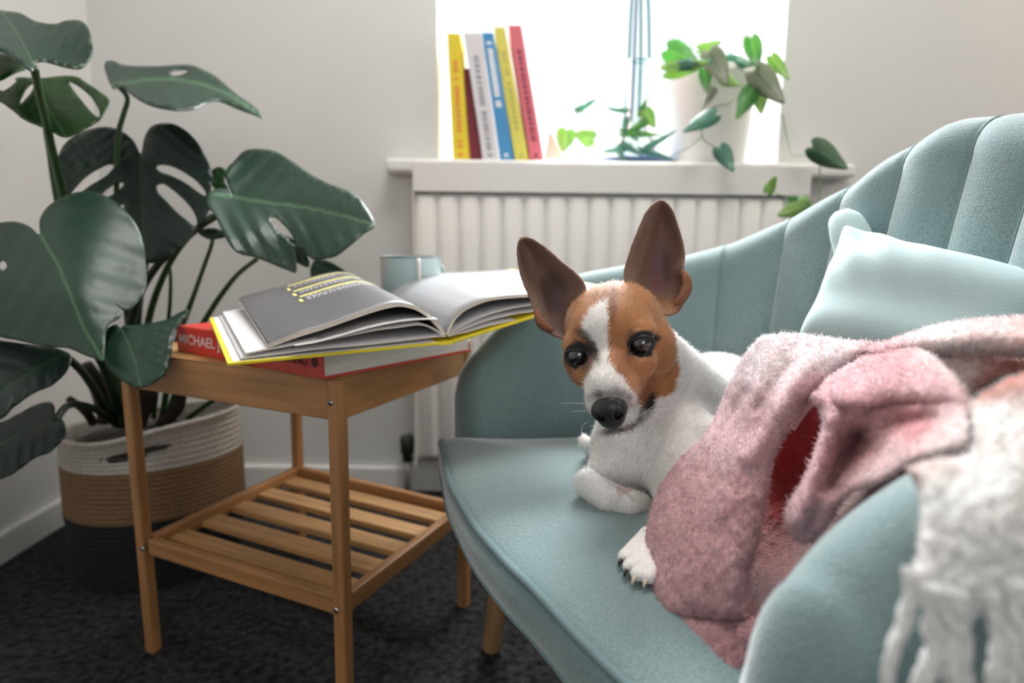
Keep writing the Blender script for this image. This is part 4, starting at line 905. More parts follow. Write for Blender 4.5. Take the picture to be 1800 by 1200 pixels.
# large front drape
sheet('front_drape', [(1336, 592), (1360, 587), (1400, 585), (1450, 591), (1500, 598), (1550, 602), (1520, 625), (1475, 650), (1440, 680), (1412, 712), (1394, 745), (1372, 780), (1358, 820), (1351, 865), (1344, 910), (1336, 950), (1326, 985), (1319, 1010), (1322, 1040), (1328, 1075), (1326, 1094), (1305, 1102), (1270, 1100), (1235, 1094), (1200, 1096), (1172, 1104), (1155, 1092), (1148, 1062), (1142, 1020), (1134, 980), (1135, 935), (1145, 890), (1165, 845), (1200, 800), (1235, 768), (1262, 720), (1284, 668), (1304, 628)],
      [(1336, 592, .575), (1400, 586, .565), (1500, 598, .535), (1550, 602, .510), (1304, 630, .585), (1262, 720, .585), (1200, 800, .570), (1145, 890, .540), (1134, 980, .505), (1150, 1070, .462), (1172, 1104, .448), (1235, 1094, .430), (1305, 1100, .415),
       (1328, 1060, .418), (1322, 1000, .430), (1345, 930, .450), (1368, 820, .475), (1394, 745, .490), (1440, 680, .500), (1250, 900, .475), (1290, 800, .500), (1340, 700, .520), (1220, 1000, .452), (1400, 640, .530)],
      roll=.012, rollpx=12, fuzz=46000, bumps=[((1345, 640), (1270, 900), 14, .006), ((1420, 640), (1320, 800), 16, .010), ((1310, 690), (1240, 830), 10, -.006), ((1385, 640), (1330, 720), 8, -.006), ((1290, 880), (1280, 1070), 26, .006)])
# under the arch: hanging loop and valley
sheet('hanging_loop', [(1425, 690), (1480, 695), (1550, 700), (1620, 700), (1690, 700), (1706, 735), (1707, 765), (1700, 795), (1650, 803), (1600, 817), (1570, 838), (1530, 858), (1500, 868), (1478, 888), (1462, 920), (1440, 947), (1415, 957), (1392, 946), (1378, 918), (1384, 885), (1404, 855), (1421, 820), (1435, 780), (1445, 745), (1436, 715)],
      [(1430, 700, .462), (1550, 702, .425), (1690, 702, .345), (1440, 780, .445), (1400, 880, .425), (1415, 950, .410), (1450, 920, .405), (1500, 860, .395), (1600, 815, .335), (1700, 790, .305), (1520, 780, .430), (1600, 750, .385)],
      roll=.012, rollpx=10, fuzz=15000, bumps=[((1458, 740), (1405, 910), 20, .014), ((1510, 770), (1460, 850), 17, -.020), ((1600, 790), (1690, 770), 26, .010), ((1560, 745), (1640, 735), 14, -.010), ((1540, 840), (1600, 805), 14, .008)])
# arch on top of the loop
sheet('arch_fold', [(1385, 752), (1400, 722), (1420, 698), (1448, 668), (1490, 642), (1530, 620), (1570, 604), (1606, 602), (1640, 626), (1672, 656), (1698, 690), (1708, 722), (1708, 742), (1690, 722), (1660, 712), (1610, 708), (1560, 714), (1500, 716), (1450, 708), (1422, 708), (1404, 728)],
      [(1390, 745, .500), (1430, 690, .492), (1490, 645, .490), (1570, 606, .485), (1610, 604, .470), (1670, 656, .380), (1706, 720, .332), (1640, 708, .365), (1560, 712, .410), (1480, 712, .430), (1560, 660, .435)], roll=.016, rollpx=11, thick=.006, fuzz=13000)
# off-white end hanging over the outside of the arm
sheet('white_end', [(1592, 822), (1640, 806), (1700, 797), (1712, 770), (1708, 735), (1705, 712), (1725, 692), (1765, 668), (1810, 652), (1900, 640), (1960, 700), (1960, 1040), (1900, 1060), (1850, 1046), (1800, 1056), (1770, 1064), (1745, 1076), (1716, 1080), (1690, 1066), (1660, 1056), (1630, 1062), (1606, 1050), (1592, 1030), (1596, 1006), (1608, 990), (1612, 960), (1616, 920), (1614, 880), (1610, 850)],
      [(1595, 825, .278), (1700, 800, .285), (1710, 725, .318), (1765, 668, .330), (1900, 640, .325), (1612, 900, .262), (1600, 1020, .240), (1700, 900, .252), (1700, 1060, .232), (1850, 1050, .235), (1900, 850, .262), (1950, 700, .30), (1800, 780, .285), (1950, 1030, .235)],
      roll=.006, rollpx=8, res=9, thick=.005, fuzz=16000, fl=.0025, bumps=[((1640, 850), (1640, 1000), 22, .002), ((1740, 760), (1800, 1000), 40, .003)])
# twisted fringe tassels
def tassel(pts, r0, r1, y0, y1, n=3):
    pts = catmull(np.array(pts, float), 6); m = len(pts); Yv = np.linspace(y0, y1, m); base = atY(pts[:, 0], pts[:, 1], Yv); strands = []
    for k in range(n):
        a0 = 2 * math.pi * k / n; rr = np.linspace(r0, r1, m); A_ = a0 + np.linspace(0, 9, m) + .5 * np.sin(np.linspace(0, 9, m) * 2.1 + k)
        off = np.stack([np.cos(A_) * rr * .55, np.sin(A_) * rr * .5, 0 * A_], -1); rad = rr * .62 * (1 + .16 * np.sin(np.linspace(0, 15, m) + k * 2)); rad[-1] *= .4
        strands.append(tube_me(base + off, rad, 8, 1))
    me = join_me(strands); color_attr(me, 'dye_shade', np.tile(WT * .98, (len(me.vertices), 1))); o = link('tassel', me, blanket, bl_m); mod(o, 'SUBSURF', levels=1, render_levels=1); return o
for pts, r0, r1 in [([(1606, 1000), (1604, 1040), (1592, 1080), (1578, 1120), (1566, 1160), (1562, 1215), (1560, 1260)], .0036, .0019),
                    ([(1640, 1030), (1641, 1070), (1637, 1110), (1640, 1150), (1628, 1185), (1622, 1230), (1620, 1265)], .0034, .0040),
                    ([(1668, 1035), (1672, 1080), (1676, 1130), (1672, 1170), (1684, 1210), (1690, 1260)], .0040, .0036),
                    ([(1690, 1040), (1692, 1085), (1690, 1130), (1694, 1180), (1698, 1230), (1700, 1265)], .0032, .0030),
                    ([(1748, 1040), (1752, 1090), (1755, 1140), (1752, 1190), (1758, 1260)], .0032, .0030),
                    ([(1790, 1020), (1788, 1070), (1782, 1120), (1776, 1170), (1772, 1220), (1770, 1262)], .0040, .0036),
                    ([(1806, 1030), (1812, 1080), (1808, 1140), (1804, 1200), (1806, 1262)], .0042, .0036),
                    ([(1840, 1030), (1846, 1090), (1842, 1150), (1838, 1262)], .0040, .0034)]:
    tassel(pts, r0, r1, .234, .222)
# ------------------------------------------------------------------ big swiss cheese plant in a rope basket
def leaf_mat(name, c1, c2, vein, rough=.38, trans=.12, nveins=9, vs=.07):
    if name in MATS: return MATS[name]
    m = bpy.data.materials.new(name); m.use_nodes = True; nt = m.node_tree; b = nt.nodes['Principled BSDF']; L = nt.links
    uv = N(nt, 'ShaderNodeUVMap', uv_map='leaf'); sx = N(nt, 'ShaderNodeSeparateXYZ'); L.new(uv.outputs[0], sx.inputs[0])
    av = N(nt, 'ShaderNodeMath', operation='ABSOLUTE'); L.new(sx.outputs[1], av.inputs[0])
    ph = N(nt, 'ShaderNodeMath', operation='MULTIPLY_ADD'); L.new(av.outputs[0], ph.inputs[0]); ph.inputs[1].default_value = -.75; L.new(sx.outputs[0], ph.inputs[2])
    ms = N(nt, 'ShaderNodeMath', operation='MULTIPLY'); L.new(ph.outputs[0], ms.inputs[0]); ms.inputs[1].default_value = nveins
    fr = N(nt, 'ShaderNodeMath', operation='PINGPONG'); L.new(ms.outputs[0], fr.inputs[0]); fr.inputs[1].default_value = .5
    v1 = N(nt, 'ShaderNodeMapRange', interpolation_type='SMOOTHSTEP'); v1.inputs[1].default_value = .0; v1.inputs[2].default_value = .05; v1.inputs[3].default_value = vs; v1.inputs[4].default_value = 0; L.new(fr.outputs[0], v1.inputs[0])
    v2 = N(nt, 'ShaderNodeMapRange', interpolation_type='SMOOTHSTEP'); v2.inputs[1].default_value = .004; v2.inputs[2].default_value = .022; v2.inputs[3].default_value = 1; v2.inputs[4].default_value = 0; L.new(av.outputs[0], v2.inputs[0])
    mxv = N(nt, 'ShaderNodeMath', operation='MAXIMUM'); L.new(v1.outputs[0], mxv.inputs[0]); L.new(v2.outputs[0], mxv.inputs[1])
    tc = N(nt, 'ShaderNodeTexCoord'); nz = N(nt, 'ShaderNodeTexNoise'); nz.inputs['Scale'].default_value = 18; nz.inputs['Detail'].default_value = 4; L.new(tc.outputs['Object'], nz.inputs[0])
    m1 = N(nt, 'ShaderNodeMix', data_type='RGBA'); m1.inputs[6].default_value = (*c1, 1); m1.inputs[7].default_value = (*c2, 1); L.new(nz.outputs[0], m1.inputs[0])
    m2 = N(nt, 'ShaderNodeMix', data_type='RGBA'); L.new(mxv.outputs[0], m2.inputs[0]); L.new(m1.outputs[2], m2.inputs[6]); m2.inputs[7].default_value = (*vein, 1)
    L.new(m2.outputs[2], b.inputs['Base Color']); b.inputs['Roughness'].default_value = rough; b.inputs['Specular IOR Level'].default_value = .55
    bp = N(nt, 'ShaderNodeBump'); bp.inputs['Strength'].default_value = .15; bp.inputs['Distance'].default_value = .003; ng = N(nt, 'ShaderNodeMath', operation='MULTIPLY'); ng.inputs[1].default_value = -1; L.new(mxv.outputs[0], ng.inputs[0]); L.new(ng.outputs[0], bp.inputs['Height']); L.new(bp.outputs[0], b.inputs['Normal'])
    tr = N(nt, 'ShaderNodeBsdfTranslucent'); hs = N(nt, 'ShaderNodeHueSaturation'); hs.inputs['Value'].default_value = 2.2; hs.inputs['Hue'].default_value = .47; L.new(m2.outputs[2], hs.inputs['Color']); L.new(hs.outputs[0], tr.inputs[0])
    mx = N(nt, 'ShaderNodeMixShader'); mx.inputs[0].default_value = trans; L.new(b.outputs[0], mx.inputs[1]); L.new(tr.outputs[0], mx.inputs[2]); L.new(mx.outputs[0], nt.nodes['Material Output'].inputs[0])
    MATS[name] = m; return m
lf = leaf_mat('monstera_leaf', (.010, .036, .020), (.018, .058, .034), (.055, .13, .065))
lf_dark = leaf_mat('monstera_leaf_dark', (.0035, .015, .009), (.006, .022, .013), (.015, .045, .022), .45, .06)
lf_bright = leaf_mat('monstera_leaf_backlit', (.012, .055, .008), (.022, .085, .012), (.05, .15, .03), .4, .40)  # brighter green paints in daylight passing through the leaf
def leaf(name, outline, mid, ctrl, m, parent, holes=(), res=8, fold=0.0, quilt=.0022, nv=9, thick=.0012):
    """outline and midrib in px, ctrl = depth points; fold pushes the halves away from the midrib"""
    P, T, so = patch2d(outline, res, holes, n=4); x, y = P[:, 0], P[:, 1]
    M = catmull(np.array(mid, float), 10); seg = np.r_[0, np.cumsum(np.linalg.norm(np.diff(M, axis=0), axis=1))]; LT = seg[-1]
    d2 = ((P[:, None] - M[None]) ** 2).sum(-1); k = d2.argmin(1); dist = np.sqrt(d2.min(1)); tg = np.gradient(M, axis=0)[k]; cr_ = tg[:, 0] * (y - M[k, 1]) - tg[:, 1] * (x - M[k, 0])
    v = np.sign(cr_) * dist / LT; u = seg[k] / LT; base = k == 0; u = np.where(base, -dist * .5 / LT * 0 + ((P - M[0]) @ (M[3] - M[0]) / np.linalg.norm(M[3] - M[0])) / LT, u); v = np.where(base, np.sign(cr_) * np.sqrt(np.maximum(dist ** 2 - (u * LT) ** 2, 0)) / LT, v)
    ph = (u - .75 * abs(v)) * nv
    Yv = rbf(ctrl)(x, y) + fold * abs(v) ** 1.3 - quilt * np.cos(2 * math.pi * ph) * np.clip(abs(v) * 6, 0, 1) * -1 + quilt * 1.2 * (1 - np.clip(abs(v) * 14, 0, 1))
    V = atY(x, y, Yv); me = mesh_of(V, T); uv_from(me, np.stack([u, v], -1)); fix_normals(me); me.update()
    nn = np.zeros(len(V) * 3, np.float32); me.vertices.foreach_get('normal', nn)
    if (nn.reshape(-1, 3) * (CO - V)).sum() < 0: me.flip_normals()
    o = link(name, me, parent, m); mod(o, 'SOLIDIFY', thickness=thick, offset=-1); return o
plant = thing('monstera', 'large dark green swiss cheese plant with split leaves growing from the rope basket', 'plant', (-.655, 1.22, .23))
# pale-sheened leaf at the very top left
leaf('leaf', [(60, 112), (74, 108), (90, 111), (115, 118), (138, 121), (152, 112), (163, 96), (161, 74), (155, 49), (140, 36), (116, 36), (96, 42), (62, 37), (36, 23), (8, 19), (-35, 12), (-80, 25), (-75, 70), (-40, 95), (-8, 90), (14, 94), (34, 108), (48, 121), (60, 124)],
     [(61, 116), (40, 75), (20, 42), (4, 22), (-10, 8)], [(61, 116, .93), (5, 22, 1.06), (160, 60, 1.03), (150, 112, .985), (-70, 40, 1.02), (0, 92, .93)], lf, plant, fold=-.02, nv=6)
leaf('leaf', [(2, 158), (14, 146), (32, 136), (60, 137), (84, 136), (112, 133), (136, 135), (150, 144), (174, 160), (192, 176), (182, 200), (172, 213), (150, 226), (116, 241), (90, 231), (70, 222), (42, 210), (20, 193), (0, 179), (-30, 168), (-25, 160)],
     [(66, 150), (80, 180), (100, 212), (116, 241)], [(66, 150, 1.06), (116, 241, .98), (190, 176, 1.03), (-20, 165, 1.04), (110, 133, 1.10)], lf_bright, plant, holes=[[(121, 143), (136, 150), (156, 166), (168, 182), (175, 196), (173, 206), (160, 196), (143, 176), (129, 158)], [(56, 147), (47, 157), (38, 171), (36, 182), (50, 168), (58, 155)], [(26, 138), (12, 147), (2, 160), (14, 155), (28, 143)]], fold=.03, nv=7)
leaf('leaf', [(-40, 92), (0, 93), (24, 98), (42, 112), (46, 121), (24, 129), (0, 141), (-40, 150)], [(46, 120), (20, 112), (-20, 108)], [(46, 120, 1.0), (-40, 95, 1.04), (-30, 145, .96), (20, 125, .97)], lf_bright, plant, nv=5)
leaf('leaf', [(183, 116), (188, 107), (200, 107), (216, 114), (250, 116), (282, 116), (310, 114), (336, 114), (356, 122), (376, 132), (396, 148), (416, 165), (440, 182), (455, 195), (463, 208), (448, 202), (420, 192), (386, 178), (366, 180), (345, 190), (320, 194), (300, 193), (270, 187), (245, 176), (228, 164), (213, 153), (200, 156), (195, 150), (189, 137)],
     [(205, 148), (260, 140), (330, 142), (400, 165), (463, 208)], [(190, 112, 1.22), (205, 150, 1.14), (463, 208, 1.12), (320, 114, 1.24), (310, 193, 1.06), (250, 178, 1.08)], lf, plant, holes=[[(298, 128), (308, 123), (330, 123), (322, 130), (306, 133)]], fold=-.02, nv=6)
# great dark heart shaped leaf with long slots
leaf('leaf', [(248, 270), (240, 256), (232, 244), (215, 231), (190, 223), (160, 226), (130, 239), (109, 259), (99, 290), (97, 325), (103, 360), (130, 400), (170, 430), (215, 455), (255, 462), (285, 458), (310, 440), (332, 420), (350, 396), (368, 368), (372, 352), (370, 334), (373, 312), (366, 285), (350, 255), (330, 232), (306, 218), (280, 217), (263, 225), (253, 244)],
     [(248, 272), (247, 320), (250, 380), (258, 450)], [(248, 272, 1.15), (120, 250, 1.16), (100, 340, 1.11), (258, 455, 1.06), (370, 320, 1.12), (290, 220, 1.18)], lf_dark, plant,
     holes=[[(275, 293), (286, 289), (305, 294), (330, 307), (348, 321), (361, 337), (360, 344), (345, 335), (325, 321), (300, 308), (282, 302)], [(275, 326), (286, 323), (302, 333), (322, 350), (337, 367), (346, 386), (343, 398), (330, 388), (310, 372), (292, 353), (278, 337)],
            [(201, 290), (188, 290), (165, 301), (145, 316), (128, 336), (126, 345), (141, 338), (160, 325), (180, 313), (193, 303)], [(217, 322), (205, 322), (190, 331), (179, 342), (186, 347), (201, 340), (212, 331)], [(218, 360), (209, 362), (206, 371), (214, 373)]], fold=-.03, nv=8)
# front leaf, lower left
leaf('leaf', [(70, 410), (69, 392), (73, 378), (86, 361), (110, 346), (145, 336), (180, 342), (210, 360), (235, 388), (250, 420), (256, 460), (258, 496), (249, 522), (232, 540), (218, 545), (205, 536), (212, 556), (194, 568), (186, 585), (184, 612), (182, 634), (168, 630), (148, 624), (120, 612), (90, 610), (60, 605), (30, 598), (0, 592), (-60, 575), (-110, 520), (-100, 440), (-50, 405), (0, 391), (30, 390), (52, 398), (64, 409)],
     [(72, 414), (100, 462), (125, 520), (150, 580), (181, 632)], [(72, 412, .955), (180, 342, 1.00), (257, 480, .955), (182, 630, .845), (30, 597, .865), (-100, 480, .90), (0, 391, .98), (120, 520, .885)], lf, plant, holes=[[(2, 458), (10, 461), (12, 469), (5, 475), (-2, 468)]], fold=.035, quilt=.0008, nv=5, res=6)
leaf('leaf', [(216, 572), (238, 571), (262, 568), (290, 562), (314, 550), (331, 543), (327, 558), (310, 578), (303, 598), (301, 622), (291, 655), (270, 673), (246, 681), (225, 676), (204, 661), (185, 640), (173, 613), (175, 590), (190, 576), (204, 570), (213, 578)],
     [(216, 580), (228, 610), (240, 645), (247, 679)], [(216, 575, .90), (247, 680, .835), (174, 612, .87), (325, 548, .90), (300, 620, .86)], lf, plant, fold=.03, nv=6)
# right hand leaf with the sheen
leaf('leaf', [(410, 344), (401, 325), (396, 306), (402, 292), (410, 285), (425, 268), (440, 262), (464, 262), (489, 268), (516, 285), (546, 306), (582, 324), (620, 339), (639, 357), (659, 394), (640, 410), (620, 427), (590, 450), (554, 456), (540, 449), (528, 440), (519, 434), (519, 450), (520, 478), (505, 474), (488, 468), (470, 460), (452, 453), (419, 444), (401, 426), (389, 402), (377, 376), (365, 363), (363, 349), (374, 334), (392, 331), (404, 336)],
     [(412, 346), (470, 355), (560, 368), (659, 394)], [(412, 346, 1.06), (440, 262, 1.16), (659, 394, 1.00), (590, 450, .965), (519, 476, .98), (365, 355, 1.02), (582, 324, 1.08), (450, 400, .995)], lf, plant, holes=[[(476, 385), (483, 381), (500, 396), (512, 412), (519, 430), (508, 420), (500, 414), (488, 404)]], fold=.02, quilt=.002, nv=7, res=6)
leaf('leaf', [(498, 414), (520, 424), (540, 450), (543, 468), (530, 466), (514, 456), (504, 440)], [(500, 416), (520, 440), (542, 466)], [(500, 416, 1.10), (542, 466, 1.06), (510, 450, 1.08)], lf, plant, res=6, nv=4)
leaf('leaf', [(552, 458), (570, 456), (590, 465), (610, 481), (590, 488), (560, 492), (545, 480)], [(552, 466), (580, 475), (609, 481)], [(552, 458, 1.12), (609, 481, 1.08), (560, 492, 1.10)], lf, plant, res=6, nv=4)
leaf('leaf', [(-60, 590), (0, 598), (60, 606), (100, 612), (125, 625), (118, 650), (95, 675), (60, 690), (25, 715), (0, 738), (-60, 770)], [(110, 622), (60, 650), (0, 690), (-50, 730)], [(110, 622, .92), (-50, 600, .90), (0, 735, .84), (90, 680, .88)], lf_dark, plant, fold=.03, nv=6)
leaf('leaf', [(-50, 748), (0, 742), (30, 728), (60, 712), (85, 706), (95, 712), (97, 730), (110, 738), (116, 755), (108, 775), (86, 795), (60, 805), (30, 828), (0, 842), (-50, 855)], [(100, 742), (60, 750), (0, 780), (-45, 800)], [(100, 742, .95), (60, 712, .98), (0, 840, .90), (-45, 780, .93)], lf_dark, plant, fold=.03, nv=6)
leaf('leaf', [(370, 302), (384, 293), (398, 300), (394, 318), (402, 332), (382, 334), (371, 322)], [(372, 330), (384, 312), (396, 298)], [(372, 330, 1.12), (396, 298, 1.14), (402, 332, 1.12)], lf_bright, plant, res=5, nv=3)
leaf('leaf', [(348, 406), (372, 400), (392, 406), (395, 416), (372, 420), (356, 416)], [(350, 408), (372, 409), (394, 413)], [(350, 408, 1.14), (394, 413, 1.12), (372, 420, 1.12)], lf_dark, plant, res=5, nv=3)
stem_m = mat('petiole_green', (.022, .065, .018), .4, noise=(30, .2)); stem_d = mat('petiole_dark', (.010, .026, .010), .5)
BASE = [(235, 720), (210, 715), (260, 722), (285, 715), (190, 720), (310, 712)]
def petiole(pts, ys, r, m=stem_m):
    pts = np.array(pts, float); n = len(pts); yv = np.interp(np.linspace(0, 1, n), np.linspace(0, 1, len(ys)), ys); W = atY(pts[:, 0], pts[:, 1], yv); link('petiole', tube_me(W, r, 10, 5), plant, m)
petiole([(60, 118), (68, 160), (80, 210), (92, 265), (106, 320), (122, 400), (150, 520), (190, 640), (215, 740)], [.935, 1.0, 1.10, 1.18], [.0050, .0055, .0065, .009])
petiole([(66, 148), (84, 250), (100, 350), (130, 480), (185, 640), (205, 735)], [1.06, 1.1, 1.2], [.0035, .005, .007])
petiole([(205, 150), (224, 172), (216, 205), (208, 240), (205, 330), (215, 480), (228, 600), (232, 735)], [1.14, 1.13, 1.2], [.0035, .0045, .006])
petiole([(248, 272), (262, 330), (262, 420), (245, 540), (243, 640), (240, 735)], [1.16, 1.22, 1.2], [.004, .005, .007], stem_d)
petiole([(374, 378), (345, 402), (312, 440), (285, 490), (262, 560), (250, 650), (248, 735)], [1.14, 1.16, 1.2], [.0045, .0055, .008])
petiole([(414, 350), (392, 372), (352, 398), (308, 435), (270, 475), (240, 530), (222, 620), (220, 735)], [1.06, 1.10, 1.2], [.0045, .006, .008], stem_d)
petiole([(373, 414), (372, 430), (358, 470), (342, 515), (330, 548), (305, 620), (285, 735)], [1.13, 1.18, 1.22], [.003, .004, .006])
petiole([(452, 455), (420, 480), (395, 510), (368, 550), (330, 620), (295, 735)], [1.06, 1.14, 1.22], [.0035, .0045, .006])
petiole([(298, 470), (300, 500), (296, 560), (280, 640), (270, 735)], [1.16, 1.2, 1.22], [.0025, .0035, .005])
petiole([(548, 470), (548, 495), (540, 530), (480, 620), (330, 735)], [1.12, 1.20, 1.24], [.0025, .003, .005])
petiole([(216, 580), (205, 600), (210, 640), (225, 735)], [.905, .98, 1.18], [.004, .005, .007])
petiole([(72, 414), (95, 470), (130, 560), (180, 640), (212, 735)], [.965, 1.02, 1.18], [.005, .006, .008], stem_d)
petiole([(110, 622), (150, 660), (195, 735)], [.925, 1.0, 1.18], [.005, .007], stem_d)
petiole([(98, 740), (120, 712), (160, 716), (205, 742)], [.955, 1.02, 1.18], [.005, .006], stem_d)
bark = mat('brown_aerial_root', (.035, .020, .012), .8, noise=(40, .5), bump=(120, .8, .004))
for a, b_, r in (((150, 640), (190, 740), .016), ((205, 640), (215, 745), .019), ((255, 640), (240, 745), .017), ((320, 690), (285, 745), .012), ((120, 700), (165, 745), .008)):
    link('aerial_root', tube_me([atY(*a, 1.17), atY((a[0] + b_[0]) / 2 + 8, (a[1] + b_[1]) / 2, 1.19), atY(*b_, 1.2)], [r * .7, r, r], 12, 5), plant, bark)

# ------------------------------------------------------------------ coiled rope basket, three bands
bx, by, BR = -.668, 1.235, .150
basket = thing('rope_basket', 'round coiled rope basket banded cream, tan and black holding the big plant', 'basket', (bx, by, 0))
def rim_h(a):   # rim height round the basket: high at the right, dipping in front of the handle slot
    return .272 + .020 * math.cos(a - math.radians(-20)) - .012 * math.exp(-((a - math.radians(-95)) / .5) ** 2)
coil = .0085
def band(name, z0, z1, m, rimtop=False, hole=None):
    NA = 120; NZ = max(int((z1 - z0) / coil * 6), 12); A = np.linspace(-math.pi, math.pi, NA, endpoint=False); P = np.zeros((NZ + 1, NA, 3))
    for i in range(NZ + 1):
        for j, a in enumerate(A):
            s = i / NZ; top = rim_h(a) if rimtop else z1; mid = z0; z = z0 + (top - z0) * s; zz = z0 + ((z1 if not rimtop else .275) - z0) * s
            r = BR * (.90 + .10 * min(zz / .12, 1) ** .6) + .004 * math.sin(a * 3 + 1) + .0020 * abs(math.sin(math.pi * zz / coil)) ** .8
            if rimtop and hole: 
                w = math.exp(-((a - hole[0]) / .30) ** 2) * math.exp(-((z - hole[1]) / .02) ** 2); r -= .006 * w
            P[i, j] = (bx + r * math.cos(a), by + r * math.sin(a), z)
    me = grid_me(P, close_v=True)
    if hole:
        bmh = bmesh.new(); bmh.from_mesh(me); kill = []
        for f in bmh.faces:
            c = f.calc_center_median(); a = math.atan2(c.y - by, c.x - bx); q = ((a - hole[0]) / .36) ** 2 + ((c.z - hole[1] - .012 * math.sin((a - hole[0]) * 2.2)) / .0085) ** 2
            if q < 1: kill.append(f)
        bmesh.ops.delete(bmh, geom=kill, context='FACES'); bmh.to_mesh(me); bmh.free()
    fix_normals(me); o = link(name, me, basket, m); mod(o, 'SOLIDIFY', thickness=.007, offset=-1); return o
def bz(px, py): return float(atY(px, py, by - BR)[2])
zb1, zb2 = bz(270, 925), bz(270, 835); print('bands', zb1, zb2, bz(270, 740), bz(390, 705))
ropew = mat('cream_rope', (.50, .46, .41), .9, noise=(220, .2), bump=(300, .8, .002)); ropet = mat('tan_rope', (.22, .125, .06), .9, noise=(220, .25), bump=(300, .8, .002)); ropeb = mat('black_rope', (.012, .012, .014), .9, noise=(220, .3), bump=(300, .8, .002))
band('black_band', .002, zb1, ropeb); band('tan_band', zb1, zb2, ropet); band('cream_band', zb2, .275, ropew, True, (math.radians(-72), .247))
ra = np.linspace(-math.pi, math.pi, 90)
link('rim_rope', tube_me([(bx + (BR + .001) * math.cos(a), by + (BR + .001) * math.sin(a), rim_h(a)) for a in ra], .0052, 10, 1), basket, ropew)
link('base', lathe_me([(0, .002), (BR * .89, .002), (BR * .89, .008), (0, .008)], 40, (bx, by, 0)), basket, ropeb)
soil = thing('nursery_pot', 'dark plastic nursery pot of soil sunk inside the rope basket', 'pot', (bx, by, .012))
link('pot', lathe_me([(0, .012), (.10, .012), (.128, .228), (.133, .228), (.133, .234), (.126, .234), (.124, .222)], 40, (bx, by, 0)), soil, mat('black_plastic', (.012, .012, .012), .4))
link('soil', lathe_me([(0, .232), (.06, .230), (.125, .224)], 40, (bx, by, 0)), soil, mat('soil', (.02, .013, .009), .95, noise=(80, .5), bump=(150, 1, .006)))

# ------------------------------------------------------------------ window sill plants
ivy = leaf_mat('ivy_leaf', (.06, .20, .07), (.12, .30, .10), (.22, .38, .14), .4, .45, 6)
ivy_y = leaf_mat('ivy_leaf_lime', (.17, .34, .09), (.25, .42, .14), (.4, .5, .25), .4, .3, 6)
ivy_v = leaf_mat('ivy_leaf_silver', (.10, .15, .09), (.34, .34, .27), (.05, .10, .045), .45, .3, 11, .8)
ivy_b = leaf_mat('ivy_leaf_blue', (.07, .19, .15), (.15, .30, .24), (.16, .3, .22), .35, .3, 6)
def small_leaf(c, L_, W_, ang, y, m, parent, tilt=.0, curl=.15):
    """heart shaped leaf: tip points along ang (degrees, px frame), tilt sends the tip to or from the viewer"""
    ca_, sa_ = math.cos(math.radians(ang)), math.sin(math.radians(ang)); out = [(0, 0), (-.10, .18), (-.06, .36), (.14, .50), (.42, .46), (.72, .28), (1.0, 0), (.72, -.26), (.42, -.46), (.14, -.50), (-.06, -.36), (-.10, -.18)]
    pts = [(c[0] + (u - .45) * L_ * ca_ - v * W_ * sa_, c[1] + (u - .45) * L_ * sa_ + v * W_ * ca_) for u, v in out]
    b0 = (c[0] - .45 * L_ * ca_, c[1] - .45 * L_ * sa_); tip = (c[0] + .55 * L_ * ca_, c[1] + .55 * L_ * sa_); side = (c[0] - .5 * W_ * sa_, c[1] + .5 * W_ * ca_); sd2 = (c[0] + .5 * W_ * sa_, c[1] - .5 * W_ * ca_)
    s = L_ / CF * y
    leaf('leaf', pts, [b0, ((b0[0] + tip[0]) / 2, (b0[1] + tip[1]) / 2), tip], [(*b0, y), (*tip, y - tilt * s), (*side, y + curl * s), (*sd2, y + curl * s * .6), (c[0], c[1], y - curl * s * .3)], m, parent, res=max(5, min(L_, W_) / 6), quilt=.0004, nv=6, thick=.0006)
    return atY(b0[0], b0[1], y)
vine_m = mat('vine_stem', (.16, .24, .08), .5)
pxc, pyy = float(atY(1247, 200, 1.665)[0]), 1.665
pot = thing('plant_pot', 'large white ceramic pot on the right end of the window sill', 'pot', (pxc, pyy, SZ))
ptop = float(atY(1247, 128, pyy)[2]); pr = .102
porcelain = mat('white_ceramic', (.80, .77, .74), .3, trans=.12)
link('pot_body', lathe_me([(0, SZ + .001), (pr * .80, SZ + .001), (pr * .86, SZ + .008), (pr * .93, (SZ + ptop) / 2), (pr * .985, ptop - .02), (pr, ptop - .018), (pr, ptop), (pr - .007, ptop), (pr - .010, ptop - .03), (pr * .8, ptop - .035)], 48, (pxc, pyy, 0)), pot, porcelain)
link('compost', lathe_me([(0, ptop - .028), (pr - .009, ptop - .030)], 40, (pxc, pyy, 0)), pot, MATS['soil'])
ivyp = thing('trailing_plant', 'trailing variegated heart-leaved vine spilling from the white pot on the sill', 'plant', (pxc, pyy, ptop))
roots = []
spec = [((1199, 98), 62, 48, 25, 1.535, ivy), ((1205, 118), 78, 34, -12, 1.525, ivy_y), ((1247, 80), 42, 20, -18, 1.565, ivy_y), ((1262, 118), 70, 44, 62, 1.520, ivy_v), ((1224, 112), 60, 22, -8, 1.515, ivy_b), ((1326, 92), 58, 34, 78, 1.525, ivy), ((1350, 150), 78, 52, 48, 1.505, ivy_v), ((1370, 118), 52, 26, 52, 1.535, ivy_y),
        ((1311, 178), 66, 34, 118, 1.515, ivy), ((1336, 178), 44, 30, 84, 1.535, ivy_y), ((1283, 143), 38, 24, 20, 1.515, ivy_y), ((1246, 170), 40, 18, 118, 1.515, ivy_v), ((1232, 215), 66, 30, 152, 1.495, ivy_b), ((1276, 278), 50, 34, 60, 1.49, ivy_b), ((1240, 140), 42, 24, 85, 1.535, ivy), ((1300, 110), 50, 26, 10, 1.565, ivy_b)]
